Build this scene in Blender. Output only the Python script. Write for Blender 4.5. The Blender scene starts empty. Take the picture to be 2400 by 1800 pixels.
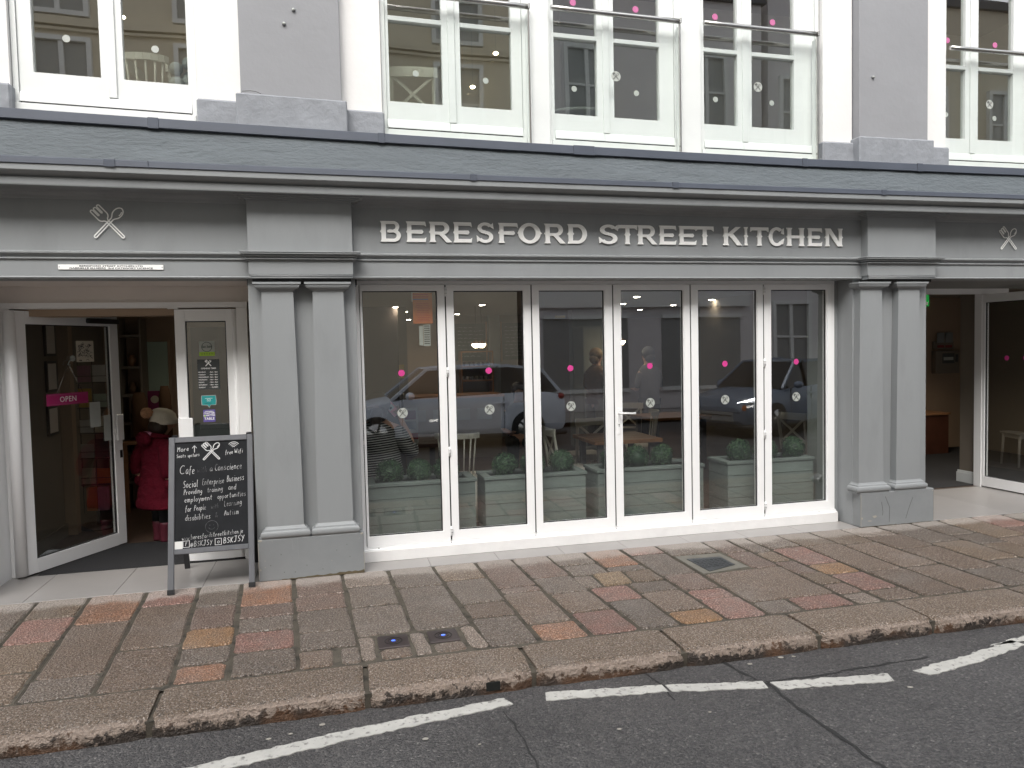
import bpy, bmesh, math, random
from mathutils import Vector, Matrix
R = math.radians
random.seed(7)
S = bpy.context.scene
COL = S.collection

# ------------------------------------------------------------------ camera, sky, sun, exposure
cam_d = bpy.data.cameras.new('camera'); cam = bpy.data.objects.new('camera', cam_d); COL.objects.link(cam)
S.camera = cam
cam_d.sensor_fit = 'HORIZONTAL'; cam_d.sensor_width = 36.0; cam_d.lens = 36.0*1750/2400
cam_d.clip_start = 0.05; cam_d.clip_end = 500
_y, _p, _r = 0.23852040647895906, -0.047456910254866, -0.021931764553909154
fw = Vector((math.sin(_y)*math.cos(_p), math.cos(_y)*math.cos(_p), math.sin(_p)))
rt = Vector((math.cos(_y), -math.sin(_y), 0)); up = rt.cross(fw)
r2 = rt*math.cos(_r)+up*math.sin(_r); u2 = -rt*math.sin(_r)+up*math.cos(_r)
cam.matrix_world = Matrix(((r2.x, u2.x, -fw.x, -0.2048), (r2.y, u2.y, -fw.y, -6.3211), (r2.z, u2.z, -fw.z, 1.757), (0, 0, 0, 1)))

W = bpy.data.worlds.new('World'); S.world = W; W.use_nodes = True
nt = W.node_tree; nt.nodes.clear()
sky = nt.nodes.new('ShaderNodeTexSky'); sky.sky_type = 'NISHITA'; sky.sun_disc = False
sky.sun_elevation = R(47); sky.sun_rotation = R(200); sky.air_density = 1.6; sky.dust_density = 4.0; sky.ozone_density = 1.0
hs = nt.nodes.new('ShaderNodeHueSaturation'); hs.inputs['Saturation'].default_value = 0.25
bg = nt.nodes.new('ShaderNodeBackground'); bg.inputs['Strength'].default_value = 0.15
wo = nt.nodes.new('ShaderNodeOutputWorld')
nt.links.new(sky.outputs[0], hs.inputs['Color']); nt.links.new(hs.outputs[0], bg.inputs[0]); nt.links.new(bg.outputs[0], wo.inputs[0])
sun_d = bpy.data.lights.new('sun', 'SUN'); sun_d.energy = 1.15; sun_d.angle = R(45); sun_d.color = (1.0, 0.975, 0.94)
sun = bpy.data.objects.new('sun', sun_d); COL.objects.link(sun)
# light arrives from the street side (south-ish, slightly left), high up
sun.rotation_euler = (R(43), 0, R(-22))
S.view_settings.view_transform = 'Standard'; S.view_settings.look = 'None'
S.view_settings.exposure = 1.06; S.view_settings.gamma = 1.0; S.view_settings.use_curve_mapping = False

# ------------------------------------------------------------------ materials
M = {}
def mat(name, col, rough=.6, metal=0., spec=.5, var=0., vscale=3., bump=0., bscale=60., col2=None, cscale=5., cthr=(.5, .6), emit=None, estr=0., detail=6., stretch=None, vary_obj=0., coord='Object', bdist=.01, sheen=0.):
    m = bpy.data.materials.new(name); m.use_nodes = True; M[name] = m
    t = m.node_tree; b = t.nodes['Principled BSDF']; N = t.nodes.new; Lk = t.links.new
    b.inputs['Roughness'].default_value = rough; b.inputs['Metallic'].default_value = metal
    b.inputs['Specular IOR Level'].default_value = spec
    b.inputs['Base Color'].default_value = (*col, 1)
    tc = N('ShaderNodeTexCoord'); mp = N('ShaderNodeMapping'); Lk(tc.outputs[coord], mp.inputs[0])
    if stretch: mp.inputs['Scale'].default_value = stretch
    vec = mp.outputs[0]; cur = None
    def mix(a, bb, fac, mode='MIX'):
        x = N('ShaderNodeMix'); x.data_type = 'RGBA'; x.blend_type = mode
        for s, v in ((0, fac), (6, a), (7, bb)):
            if hasattr(v, 'links'): Lk(v, x.inputs[s])
            else: x.inputs[s].default_value = v if s == 0 else (*v, 1)
        return x.outputs[2]
    def noise(sc, det=detail, rgh=.6):
        n = N('ShaderNodeTexNoise'); n.inputs['Scale'].default_value = sc; n.inputs['Detail'].default_value = det; n.inputs['Roughness'].default_value = rgh
        Lk(vec, n.inputs['Vector']); return n.outputs[0]
    def ramp(src, a, bb, ca=0., cb=1.):
        r = N('ShaderNodeMapRange'); r.inputs[1].default_value = a; r.inputs[2].default_value = bb; r.inputs[3].default_value = ca; r.inputs[4].default_value = cb
        Lk(src, r.inputs[0]); return r.outputs[0]
    cur = col
    if var:
        f = ramp(noise(vscale), .25, .75)
        cur = mix([c*(1-var) for c in col], [min(1, c*(1+var)) for c in col], f)
    if col2:
        f2 = ramp(noise(cscale), cthr[0], cthr[1])
        cur = mix(cur, col2, f2)
    if vary_obj:
        oi = N('ShaderNodeObjectInfo'); r_ = ramp(oi.outputs['Random'], 0, 1, 1-vary_obj, 1+vary_obj)
        v = N('ShaderNodeVectorMath'); v.operation = 'SCALE'
        if hasattr(cur, 'links'): Lk(cur, v.inputs[0])
        else: v.inputs[0].default_value = cur
        Lk(r_, v.inputs['Scale']); cur = v.outputs[0]
    if hasattr(cur, 'links'): Lk(cur, b.inputs['Base Color'])
    if bump:
        bn = N('ShaderNodeBump'); bn.inputs['Strength'].default_value = bump; bn.inputs['Distance'].default_value = bdist
        Lk(noise(bscale, 4.), bn.inputs['Height']); Lk(bn.outputs[0], b.inputs['Normal'])
    if emit:
        b.inputs['Emission Color'].default_value = (*emit, 1); b.inputs['Emission Strength'].default_value = estr
    m['_mix'] = 1
    return m

PG = (.258, .270, .277)
mat('paint_sage', PG, .5, var=.06, vscale=1.5, bump=.25, bscale=18, stretch=(1, 1, .35), bdist=.004, col2=[c*.84 for c in PG], cscale=3.5, cthr=(.52, .80))
mat('paint_sage_smooth', PG, .42, var=.03, vscale=2)
mat('paint_pedestal', (.222, .233, .240), .5, var=.1, vscale=4, col2=(.36, .35, .32), cscale=17, cthr=(.70, .74), bump=.2, bscale=30, bdist=.004)
mat('lead_flashing', (.072, .083, .108), .45, var=.12, vscale=2, bump=.1, bscale=20, bdist=.003)
mat('render_band', (.090, .105, .116), .7, var=.14, vscale=1.2, bump=.75, bscale=11, stretch=(1, 2, 3.2), bdist=.02)
mat('upper_grey', (.262, .266, .280), .75, var=.05, vscale=2, bump=.35, bscale=11, bdist=.012)
mat('plinth_grey', (.245, .258, .28), .75, var=.14, vscale=6, bump=.8, bscale=16, bdist=.012)
mat('white_render', (.73, .72, .71), .75, var=.03, vscale=3, bump=.25, bscale=12, bdist=.01)
mat('white_upvc', (.86, .86, .86), .28, var=.02, vscale=4, bump=.03, bscale=8)
mat('white_timber', (.70, .72, .71), .35, var=.03, vscale=5, bump=.08, bscale=14, bdist=.004)
mat('white_sill', (.78, .77, .76), .4, var=.06, vscale=7, col2=(.55, .52, .48), cscale=22, cthr=(.70, .78))
mat('seam_black', (.012, .012, .012), .5)
mat('gap_dark', (.02, .02, .02), .8)
mat('steel', (.55, .54, .52), .22, 1.0, var=.04)
mat('sign_white', (.93, .93, .91), .4, var=.03)
mat('chrome', (.7, .7, .7), .12, 1.0)
mat('black_plastic', (.015, .015, .017), .4)
mat('tile_porcelain', (.30, .285, .275), .35, var=.07, vscale=2.5, bump=.05, bscale=40, vary_obj=.05)
mat('tile_grout', (.10, .095, .09), .8)
mat('doormat', (.018, .018, .02), .95, bump=1, bscale=300, bdist=.004)
mat('soffit_beige', (.78, .72, .67), .6, var=.04)
mat('soffit_dark', (.20, .20, .19), .7)
mat('wood_table', (.30, .15, .07), .4, var=.35, vscale=6, stretch=(1, 8, 1))
mat('wood_red', (.09, .032, .018), .45, var=.3, vscale=6, stretch=(1, 8, 1))
mat('wood_warm', (.36, .17, .07), .5, var=.2, vscale=5)
mat('floor_wood', (.085, .055, .04), .4, var=.3, vscale=4, stretch=(6, 1, 1))
mat('chair_white', (.80, .77, .68), .4, var=.05)
mat('planter_paint', (.20, .238, .222), .6, var=.12, vscale=5, stretch=(1, 3, 6), bump=.35, bscale=18, bdist=.004, vary_obj=.05)
mat('soil', (.03, .022, .016), .9, bump=.8)
mat('leaf_dark', (.018, .05, .024), .5, vary_obj=.1, var=.5, vscale=40)
mat('leaf_light', (.075, .16, .07), .45, var=.4, vscale=50)
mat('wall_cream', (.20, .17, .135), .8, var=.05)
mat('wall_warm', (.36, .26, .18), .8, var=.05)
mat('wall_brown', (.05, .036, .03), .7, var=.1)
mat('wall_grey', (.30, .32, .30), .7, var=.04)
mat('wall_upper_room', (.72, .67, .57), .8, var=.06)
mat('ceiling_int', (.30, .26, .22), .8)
mat('mint', (.36, .46, .38), .4)
mat('chalk_green', (.045, .07, .06), .7, var=.2)
mat('blackboard', (.014, .015, .017), .8, spec=.2, var=.35, vscale=6, bump=.1)
mat('board_frame', (.105, .108, .118), .55, var=.15, vscale=12, bump=.3, bscale=30, stretch=(1, 1, .3), bdist=.003)
mat('chalk_white', (.46, .46, .46), .8, col2=(.10, .10, .105), cscale=9, cthr=(.50, .62))
mat('chalk_bold', (.52, .52, .52), .8, var=.1, vscale=30)
mat('chalk_faint', (.09, .09, .095), .9, col2=(.028, .028, .03), cscale=20, cthr=(.45, .6))
mat('pink', (.62, .05, .26), .5)
mat('pink_faint', (.50, .14, .30), .5)
mat('open_pink', (.40, .025, .14), .4, var=.05)
mat('frost', (.42, .44, .41), .6, var=.06, vscale=20)
mat('frost_dark', (.07, .075, .072), .7)
mat('lime', (.38, .60, .05), .5)
mat('teal', (.02, .33, .33), .5)
mat('purple', (.12, .09, .33), .5)
mat('white_paper', (.62, .62, .60), .7)
mat('cream_paper', (.55, .50, .40), .7)
mat('dark_ink', (.02, .02, .03), .7)
mat('orange_paper', (.55, .15, .03), .7, var=.1, vscale=20)
mat('blue_ink', (.05, .12, .35), .7)
mat('red_ink', (.45, .03, .03), .7)
mat('slate_film', (.045, .05, .05), .5)
mat('magenta_dark', (.20, .02, .09), .5)
mat('yellow', (.55, .36, .04), .6)
mat('kraft', (.13, .07, .035), .8, var=.15, vscale=20)
mat('lamp_on', (1, .9, .7), emit=(1, .80, .52), estr=14)
mat('downlight_on', (1, .9, .8), emit=(1, .90, .74), estr=26)
mat('exit_green', (.02, .3, .06), .5, emit=(.05, .8, .15), estr=.08)
mat('blue_led', (.1, .2, 1), .3, emit=(.06, .16, 1.), estr=1.2)
mat('skin', (.50, .29, .205), .5, spec=.3, var=.06, vscale=20)
mat('hair_brown', (.035, .02, .013), .55, var=.4, vscale=25, stretch=(1, 1, .3))
mat('hair_blonde', (.30, .2, .1), .55, var=.3, vscale=25)
mat('coat_maroon', (.085, .004, .012), .85, spec=.15, var=.25, vscale=12, bump=.9, bscale=22, bdist=.02)
mat('coat_lining', (.40, .17, .25), .8, var=.15, vscale=60)
mat('knit_cream', (.62, .58, .48), .9, var=.06, vscale=30, bump=1, bscale=70, stretch=(1, 1, .5), bdist=.006)
mat('pompom', (.50, .27, .15), .95, var=.35, vscale=60, bump=1, bscale=120, bdist=.01)
mat('boot_pink', (.09, .012, .024), .5, var=.15)
mat('black_cloth', (.012, .012, .014), .8, var=.3)
mat('grey_cloth', (.12, .115, .11), .85, var=.2)
mat('phone_pink', (.62, .22, .24), .4)
mat('cast_iron', (.06, .065, .07), .5, .4, var=.3, vscale=30, bump=.8, bscale=60, bdist=.006)
mat('plate_brown', (.055, .042, .042), .4, .3, var=.15)
mat('concrete', (.15, .142, .12), .9, var=.18, vscale=9, bump=.6, bscale=60, bdist=.006)
mat('hole_dark', (.008, .009, .008), .9)
mat('gum', (.34, .32, .28), .7)
mat('cream_render', (.62, .55, .43), .8, var=.05, vscale=1.0)
mat('pale_render', (.66, .63, .64), .8, var=.05, vscale=1.0)
mat('opp_white', (.72, .72, .71), .6)
mat('opp_red', (.25, .04, .04), .6)
mat('opp_dark', (.26, .265, .265), .3)  # opposite panes: the sky they reflect is put into this grey
mat('slate_roof', (.07, .075, .085), .7, var=.2)
mat('car_blue', (.74, .80, .90), .3, 0., spec=.6)
mat('car_grey', (.17, .22, .30), .2, .1, spec=.6)
mat('car_glass', (.015, .017, .02), .05)
mat('rubber', (.018, .018, .018), .8)
mat('headlamp', (.75, .77, .8), .1, .3)
mat('indicator', (.9, .35, .03), .3, emit=(1, .32, .02), estr=26)
mat('headlamp_on', (.8, .82, .85), .1, emit=(.95, .97, 1), estr=9)
mat('tail_red', (.35, .01, .01), .2)
mat('lips', (.42, .13, .11), .5)
mat('eye_white', (.7, .7, .68), .3)

def striped():
    m = mat('striped_jersey', (.012, .012, .014), .85)
    t = m.node_tree; N = t.nodes.new; b = t.nodes['Principled BSDF']
    tc = N('ShaderNodeTexCoord'); w = N('ShaderNodeTexWave'); w.wave_type = 'BANDS'; w.bands_direction = 'Z'; w.wave_profile = 'SIN'
    mp = N('ShaderNodeMapping'); mp.inputs['Rotation'].default_value = (0, R(6), 0)
    w.inputs['Scale'].default_value = 14.5; w.inputs['Distortion'].default_value = 1.0; w.inputs['Detail Scale'].default_value = .35
    t.links.new(tc.outputs['Object'], mp.inputs[0]); t.links.new(mp.outputs[0], w.inputs[0])
    r = N('ShaderNodeValToRGB'); r.color_ramp.elements[0].position = .66; r.color_ramp.elements[0].color = (.012, .012, .014, 1)
    r.color_ramp.elements[1].position = .76; r.color_ramp.elements[1].color = (.42, .42, .40, 1)
    t.links.new(w.outputs[0], r.inputs[0]); t.links.new(r.outputs[0], b.inputs['Base Color'])
striped()

def glass(name, tint, ior, rough=0.0, warp=0.0):
    m = bpy.data.materials.new(name); m.use_nodes = True; M[name] = m
    t = m.node_tree; t.nodes.clear(); N = t.nodes.new
    o = N('ShaderNodeOutputMaterial'); mx = N('ShaderNodeMixShader'); tr = N('ShaderNodeBsdfTransparent'); gl = N('ShaderNodeBsdfGlossy')
    lw = N('ShaderNodeLayerWeight'); lw.inputs[0].default_value = .5; r0 = ((ior-1)/(ior+1))**2
    pw = N('ShaderNodeMath'); pw.operation = 'POWER'; t.links.new(lw.outputs['Facing'], pw.inputs[0]); pw.inputs[1].default_value = 5
    fr = N('ShaderNodeMath'); fr.operation = 'MULTIPLY_ADD'; t.links.new(pw.outputs[0], fr.inputs[0]); fr.inputs[1].default_value = 1-r0; fr.inputs[2].default_value = r0
    tr.inputs[0].default_value = (*tint, 1); gl.inputs['Roughness'].default_value = rough; gl.inputs[0].default_value = (1, 1, 1, 1)
    if warp:
        tc = N('ShaderNodeTexCoord'); n = N('ShaderNodeTexNoise'); n.inputs['Scale'].default_value = 1.6; n.inputs['Detail'].default_value = 0
        bp = N('ShaderNodeBump'); bp.inputs['Strength'].default_value = warp; bp.inputs['Distance'].default_value = .02
        t.links.new(tc.outputs['Object'], n.inputs[0]); t.links.new(n.outputs[0], bp.inputs['Height']); t.links.new(bp.outputs[0], gl.inputs['Normal'])
    t.links.new(fr.outputs[0], mx.inputs[0]); t.links.new(tr.outputs[0], mx.inputs[1]); t.links.new(gl.outputs[0], mx.inputs[2]); t.links.new(mx.outputs[0], o.inputs[0])
glass('shop_glass', (.86, .88, .86), 2.7, warp=.03)
glass('upper_glass', (.80, .84, .80), 3.5, warp=.04)
glass('rail_glass', (.95, .972, .962), 1.45)

def stone_mat(name, col, col2, wet=True):
    """granite / sandstone setts: grain, blotches, and the dry pale strip that the building keeps off the rain"""
    m = bpy.data.materials.new(name); m.use_nodes = True; M[name] = m
    t = m.node_tree; b = t.nodes['Principled BSDF']; N = t.nodes.new; Lk = t.links.new
    g = N('ShaderNodeNewGeometry'); oi = N('ShaderNodeObjectInfo')
    def noise(sc, det, rg=.6):
        n = N('ShaderNodeTexNoise'); n.inputs['Scale'].default_value = sc; n.inputs['Detail'].default_value = det; n.inputs['Roughness'].default_value = rg
        Lk(g.outputs['Position'], n.inputs['Vector']); return n.outputs[0]
    def rng(s, a, bb, c=0., d=1.):
        r = N('ShaderNodeMapRange'); r.inputs[1].default_value = a; r.inputs[2].default_value = bb; r.inputs[3].default_value = c; r.inputs[4].default_value = d
        Lk(s, r.inputs[0]); return r.outputs[0]
    def mix(a, bb, f, mode='MIX'):
        x = N('ShaderNodeMix'); x.data_type = 'RGBA'; x.blend_type = mode
        for s, v in ((0, f), (6, a), (7, bb)):
            if hasattr(v, 'links'): Lk(v, x.inputs[s])
            else: x.inputs[s].default_value = v if s == 0 else (*v, 1)
        return x.outputs[2]
    c = mix(col, col2, rng(noise(7, 3), .38, .62))
    c = mix(c, [x*.30 for x in col], rng(noise(88, 1.5, .7), .50, .61))       # dark grains
    c = mix(c, [min(1, x*1.3+.19) for x in col], rng(noise(105, 1.5, .7), .54, .64))  # light grains
    c = mix(c, [x*.6 for x in col], rng(noise(34, 3, .7), .52, .70, 0, .6))
    c = mix(c, (.235, .215, .195), rng(noise(2.2, 4), .52, .80, 0, .45))
    if wet:
        sp = N('ShaderNodeSeparateXYZ'); Lk(g.outputs['Position'], sp.inputs[0])
        ad = N('ShaderNodeMath'); ad.operation = 'MULTIPLY_ADD'; Lk(noise(3.0, 4), ad.inputs[0]); ad.inputs[1].default_value = .38; Lk(sp.outputs[1], ad.inputs[2])
        dry = rng(ad.outputs[0], -.36, -.27)
        c = mix(c, (.42, .385, .35), dry if False else rng(ad.outputs[0], -.36, -.26, 0, .55))
        Lk(rng(ad.outputs[0], -.36, -.26, .50, .8), b.inputs['Roughness'])
    else: b.inputs['Roughness'].default_value = .55
    v = N('ShaderNodeVectorMath'); v.operation = 'SCALE'; Lk(c, v.inputs[0]); Lk(rng(oi.outputs['Random'], 0, 1, .88, 1.12), v.inputs['Scale'])
    Lk(v.outputs[0], b.inputs['Base Color'])
    h = N('ShaderNodeMath'); h.operation = 'ADD'; Lk(noise(70, 2, .75), h.inputs[0]); Lk(noise(18, 3), h.inputs[1])
    bp = N('ShaderNodeBump'); bp.inputs['Strength'].default_value = 1.; bp.inputs['Distance'].default_value = .016
    Lk(h.outputs[0], bp.inputs['Height']); Lk(bp.outputs[0], b.inputs['Normal'])
    return m
stone_mat('st_grey', (0.124, 0.095, 0.074), (0.158, 0.119, 0.09))
stone_mat('st_brown', (0.134, 0.093, 0.066), (0.167, 0.116, 0.082))
stone_mat('st_pinkgrey', (0.158, 0.101, 0.075), (0.134, 0.094, 0.072))
stone_mat('st_tan', (0.158, 0.108, 0.07), (0.134, 0.094, 0.063))
stone_mat('st_red', (.225, .112, .085), (.165, .108, .085))
stone_mat('st_orange', (.245, .115, .060), (.175, .112, .080))
stone_mat('st_amber', (.265, .140, .058), (.20, .120, .068))
stone_mat('st_yellow', (.245, .165, .094), (.20, .138, .082))
stone_mat('st_pale', (0.213, 0.165, 0.131), (0.186, 0.143, 0.113))
KM = stone_mat('kerb_granite', (0.151, 0.108, 0.076), (0.174, 0.125, 0.087), wet=False)
# kerb: pale worn arris and black-brown grime on the road face
def kerb_dirt():
    t = KM.node_tree; b = t.nodes['Principled BSDF']; N = t.nodes.new; Lk = t.links.new
    src = b.inputs['Base Color'].links[0].from_socket
    g = N('ShaderNodeNewGeometry'); sp = N('ShaderNodeSeparateXYZ'); Lk(g.outputs['Position'], sp.inputs[0])
    n = N('ShaderNodeTexNoise'); n.inputs['Scale'].default_value = 26; n.inputs['Detail'].default_value = 5; n.inputs['Roughness'].default_value = .7; Lk(g.outputs['Position'], n.inputs['Vector'])
    n2 = N('ShaderNodeTexNoise'); n2.inputs['Scale'].default_value = 2.5; Lk(g.outputs['Position'], n2.inputs['Vector'])
    ma = N('ShaderNodeMath'); ma.operation = 'MULTIPLY_ADD'; Lk(n.outputs[0], ma.inputs[0]); ma.inputs[1].default_value = .26
    mb = N('ShaderNodeMath'); mb.operation = 'MULTIPLY_ADD'; Lk(n2.outputs[0], mb.inputs[0]); mb.inputs[1].default_value = .09; Lk(sp.outputs[2], mb.inputs[2]); Lk(mb.outputs[0], ma.inputs[2])
    mr = N('ShaderNodeMapRange'); mr.inputs[1].default_value = .108; mr.inputs[2].default_value = .130; mr.inputs[3].default_value = .93; mr.inputs[4].default_value = 0; Lk(ma.outputs[0], mr.inputs[0])
    dc = N('ShaderNodeMix'); dc.data_type = 'RGBA'; dc.inputs[6].default_value = (.022, .015, .011, 1); dc.inputs[7].default_value = (.10, .045, .018, 1)
    n3 = N('ShaderNodeTexNoise'); n3.inputs['Scale'].default_value = 3.3; Lk(g.outputs['Position'], n3.inputs['Vector'])
    r3 = N('ShaderNodeMapRange'); r3.inputs[1].default_value = .52; r3.inputs[2].default_value = .64; Lk(n3.outputs[0], r3.inputs[0]); Lk(r3.outputs[0], dc.inputs[0])
    # worn pale arris where feet and tyres polish it (a band along the front edge, broken up)
    er = N('ShaderNodeMath'); er.operation = 'MULTIPLY_ADD'; Lk(n.outputs[0], er.inputs[0]); er.inputs[1].default_value = .05; Lk(sp.outputs[1], er.inputs[2])
    e1 = N('ShaderNodeMapRange'); e1.inputs[1].default_value = -2.395; e1.inputs[2].default_value = -2.425; Lk(er.outputs[0], e1.inputs[0])
    mx0 = N('ShaderNodeMix'); mx0.data_type = 'RGBA'; Lk(e1.outputs[0], mx0.inputs[0]); Lk(src, mx0.inputs[6]); mx0.inputs[7].default_value = (.36, .285, .235, 1)
    fm = N('ShaderNodeMath'); fm.operation = 'MULTIPLY'; Lk(e1.outputs[0], fm.inputs[0]); fm.inputs[1].default_value = .75; Lk(fm.outputs[0], mx0.inputs[0])
    mx = N('ShaderNodeMix'); mx.data_type = 'RGBA'; Lk(mr.outputs[0], mx.inputs[0]); Lk(mx0.outputs[2], mx.inputs[6]); Lk(dc.outputs[2], mx.inputs[7])
    Lk(mx.outputs[2], b.inputs['Base Color'])
kerb_dirt()
def mortar():
    m = mat('mortar', (.085, .073, .056), .9, var=.25, vscale=6, bump=.7, bscale=90, bdist=.006, col2=(.035, .031, .024), cscale=14, cthr=(.5, .65))
mortar()
def asphalt():
    m = bpy.data.materials.new('asphalt'); m.use_nodes = True; M['asphalt'] = m
    t = m.node_tree; b = t.nodes['Principled BSDF']; N = t.nodes.new; Lk = t.links.new
    g = N('ShaderNodeNewGeometry')
    def noise(sc, det, rg=.6):
        n = N('ShaderNodeTexNoise'); n.inputs['Scale'].default_value = sc; n.inputs['Detail'].default_value = det; n.inputs['Roughness'].default_value = rg
        Lk(g.outputs['Position'], n.inputs['Vector']); return n.outputs[0]
    vo = N('ShaderNodeTexVoronoi'); vo.inputs['Scale'].default_value = 100; Lk(g.outputs['Position'], vo.inputs['Vector'])
    sc = N('ShaderNodeSeparateColor'); Lk(vo.outputs['Color'], sc.inputs[0])
    cr = N('ShaderNodeValToRGB'); e = cr.color_ramp.elements
    e[0].position = 0; e[0].color = (.048, .046, .048, 1); e[1].position = 1; e[1].color = (.22, .21, .20, 1)
    for p, c in ((.5, (.086, .082, .082, 1)), (.88, (.115, .109, .107, 1)), (.975, (.145, .138, .133, 1))):
        x = e.new(p); x.color = c
    Lk(sc.outputs[0], cr.inputs[0])
    mx = N('ShaderNodeMix'); mx.data_type = 'RGBA'; mx.blend_type = 'MULTIPLY'; mx.inputs[0].default_value = .85
    r = N('ShaderNodeMapRange'); r.inputs[1].default_value = .3; r.inputs[2].default_value = .7; r.inputs[3].default_value = .62; r.inputs[4].default_value = 1.12; Lk(noise(1.1, 5), r.inputs[0])
    Lk(cr.outputs[0], mx.inputs[6]); Lk(r.outputs[0], mx.inputs[7]); Lk(mx.outputs[2], b.inputs['Base Color'])
    rr = N('ShaderNodeMapRange'); rr.inputs[1].default_value = .3; rr.inputs[2].default_value = .7; rr.inputs[3].default_value = .42; rr.inputs[4].default_value = .7; Lk(noise(1.7, 4), rr.inputs[0]); Lk(rr.outputs[0], b.inputs['Roughness'])
    h = N('ShaderNodeMath'); h.operation = 'MULTIPLY_ADD'; Lk(vo.outputs['Distance'], h.inputs[0]); h.inputs[1].default_value = -1.; Lk(noise(60, 3), h.inputs[2])
    bp = N('ShaderNodeBump'); bp.inputs['Strength'].default_value = 1.; bp.inputs['Distance'].default_value = .009; Lk(h.outputs[0], bp.inputs['Height']); Lk(bp.outputs[0], b.inputs['Normal'])
asphalt()
mat('road_paint', (.47, .46, .43), .7, var=.14, vscale=9, col2=(.20, .19, .18), cscale=30, cthr=(.55, .66), bump=.5, bscale=60, bdist=.006)
mat('mud', (.10, .078, .045), .9, var=.3, vscale=20)
mat('tar', (.022, .022, .022), .6)

# ------------------------------------------------------------------ mesh helpers
class MB:
    def __init__(s): s.v = []; s.f = []; s.m = []; s.mats = []; s.sm = []; s.T = Matrix.Identity(4)
    def mi(s, m):
        if m not in s.mats: s.mats.append(m)
        return s.mats.index(m)
    def add(s, vs, fs, m, smooth=False):
        o = len(s.v); s.v += [tuple(s.T @ Vector(p)) for p in vs]; k = s.mi(m)
        for f in fs: s.f.append(tuple(o+i for i in f)); s.m.append(k); s.sm.append(smooth)
    def box(s, a, b, m, c=0.0):
        x0, y0, z0 = [min(p, q) for p, q in zip(a, b)]; x1, y1, z1 = [max(p, q) for p, q in zip(a, b)]
        if c:   # chamfered box
            c = min(c, (x1-x0)*.45, (y1-y0)*.45, (z1-z0)*.45)
            bm = bmesh.new(); bmesh.ops.create_cube(bm, size=1)
            for v in bm.verts: v.co = Vector(((x0+x1)/2+v.co.x*(x1-x0), (y0+y1)/2+v.co.y*(y1-y0), (z0+z1)/2+v.co.z*(z1-z0)))
            bmesh.ops.bevel(bm, geom=list(bm.edges), offset=c, segments=1, affect='EDGES', profile=.5)
            s.add([v.co[:] for v in bm.verts], [[v.index for v in f.verts] for f in bm.faces], m); bm.free(); return
        V = [(x0, y0, z0), (x1, y0, z0), (x1, y1, z0), (x0, y1, z0), (x0, y0, z1), (x1, y0, z1), (x1, y1, z1), (x0, y1, z1)]
        s.add(V, [(0, 3, 2, 1), (4, 5, 6, 7), (0, 1, 5, 4), (1, 2, 6, 5), (2, 3, 7, 6), (3, 0, 4, 7)], m)
    def beam(s, p, q, w, h, m, up=(0, 0, 1)):
        p, q = Vector(p), Vector(q); d = (q-p).normalized(); u = Vector(up)
        if abs(d.dot(u)) > .98: u = Vector((0, 1, 0))
        a = d.cross(u).normalized()*w/2; b = d.cross(a).normalized()*h/2
        V = [p-a-b, p+a-b, p+a+b, p-a+b, q-a-b, q+a-b, q+a+b, q-a+b]
        s.add([tuple(v) for v in V], [(0, 3, 2, 1), (4, 5, 6, 7), (0, 1, 5, 4), (1, 2, 6, 5), (2, 3, 7, 6), (3, 0, 4, 7)], m)
    def tube(s, pts, r, m, n=8, cap=True, smooth=True):
        pts = [Vector(p) for p in pts]; rs = r if isinstance(r, (list, tuple)) else [r]*len(pts)
        V = []; F = []; ref = None
        for i, p in enumerate(pts):
            d = (pts[min(i+1, len(pts)-1)]-pts[max(i-1, 0)]).normalized()
            if ref is None: ref = Vector((0, 0, 1)) if abs(d.z) < .9 else Vector((1, 0, 0))
            a = d.cross(ref).normalized(); b = a.cross(d).normalized(); ref = b
            for k in range(n):
                t = 2*math.pi*k/n; V.append(tuple(p+(a*math.cos(t)+b*math.sin(t))*rs[i]))
        for i in range(len(pts)-1):
            for k in range(n): F.append((i*n+k, i*n+(k+1) % n, (i+1)*n+(k+1) % n, (i+1)*n+k))
        if cap: F += [tuple(range(n))[::-1], tuple((len(pts)-1)*n+k for k in range(n))]
        s.add(V, F, m, smooth)
    def loft(s, rings, m, n=24, smooth=True, cap=True):
        """rings: (cx,cy,z,rx,ry)"""
        V = []; F = []
        for (cx, cy, z, rx, ry) in rings:
            for k in range(n):
                t = 2*math.pi*k/n; V.append((cx+rx*math.cos(t), cy+ry*math.sin(t), z))
        for i in range(len(rings)-1):
            for k in range(n): F.append((i*n+k, i*n+(k+1) % n, (i+1)*n+(k+1) % n, (i+1)*n+k))
        if cap: F += [tuple(range(n))[::-1], tuple((len(rings)-1)*n+k for k in range(n))]
        s.add(V, F, m, smooth)
    def ball(s, c, r, m, n=14, sq=(1, 1, 1), jit=0, rnd=None):
        k = n//2; V = [(c[0], c[1], c[2]-r*sq[2])]; F = []
        for i in range(1, k):
            ph = math.pi*i/k-math.pi/2
            for j in range(n):
                t = 2*math.pi*j/n; q = 1+(rnd.uniform(-jit, jit) if rnd else 0)
                V.append((c[0]+q*r*sq[0]*math.cos(ph)*math.cos(t), c[1]+q*r*sq[1]*math.cos(ph)*math.sin(t), c[2]+q*r*sq[2]*math.sin(ph)))
        V.append((c[0], c[1], c[2]+r*sq[2]))
        for j in range(n): F.append((0, 1+(j+1) % n, 1+j))
        for i in range(k-2):
            for j in range(n): F.append((1+i*n+j, 1+i*n+(j+1) % n, 1+(i+1)*n+(j+1) % n, 1+(i+1)*n+j))
        o = 1+(k-2)*n
        for j in range(n): F.append((o+j, o+(j+1) % n, len(V)-1))
        s.add(V, F, m, True)
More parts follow.
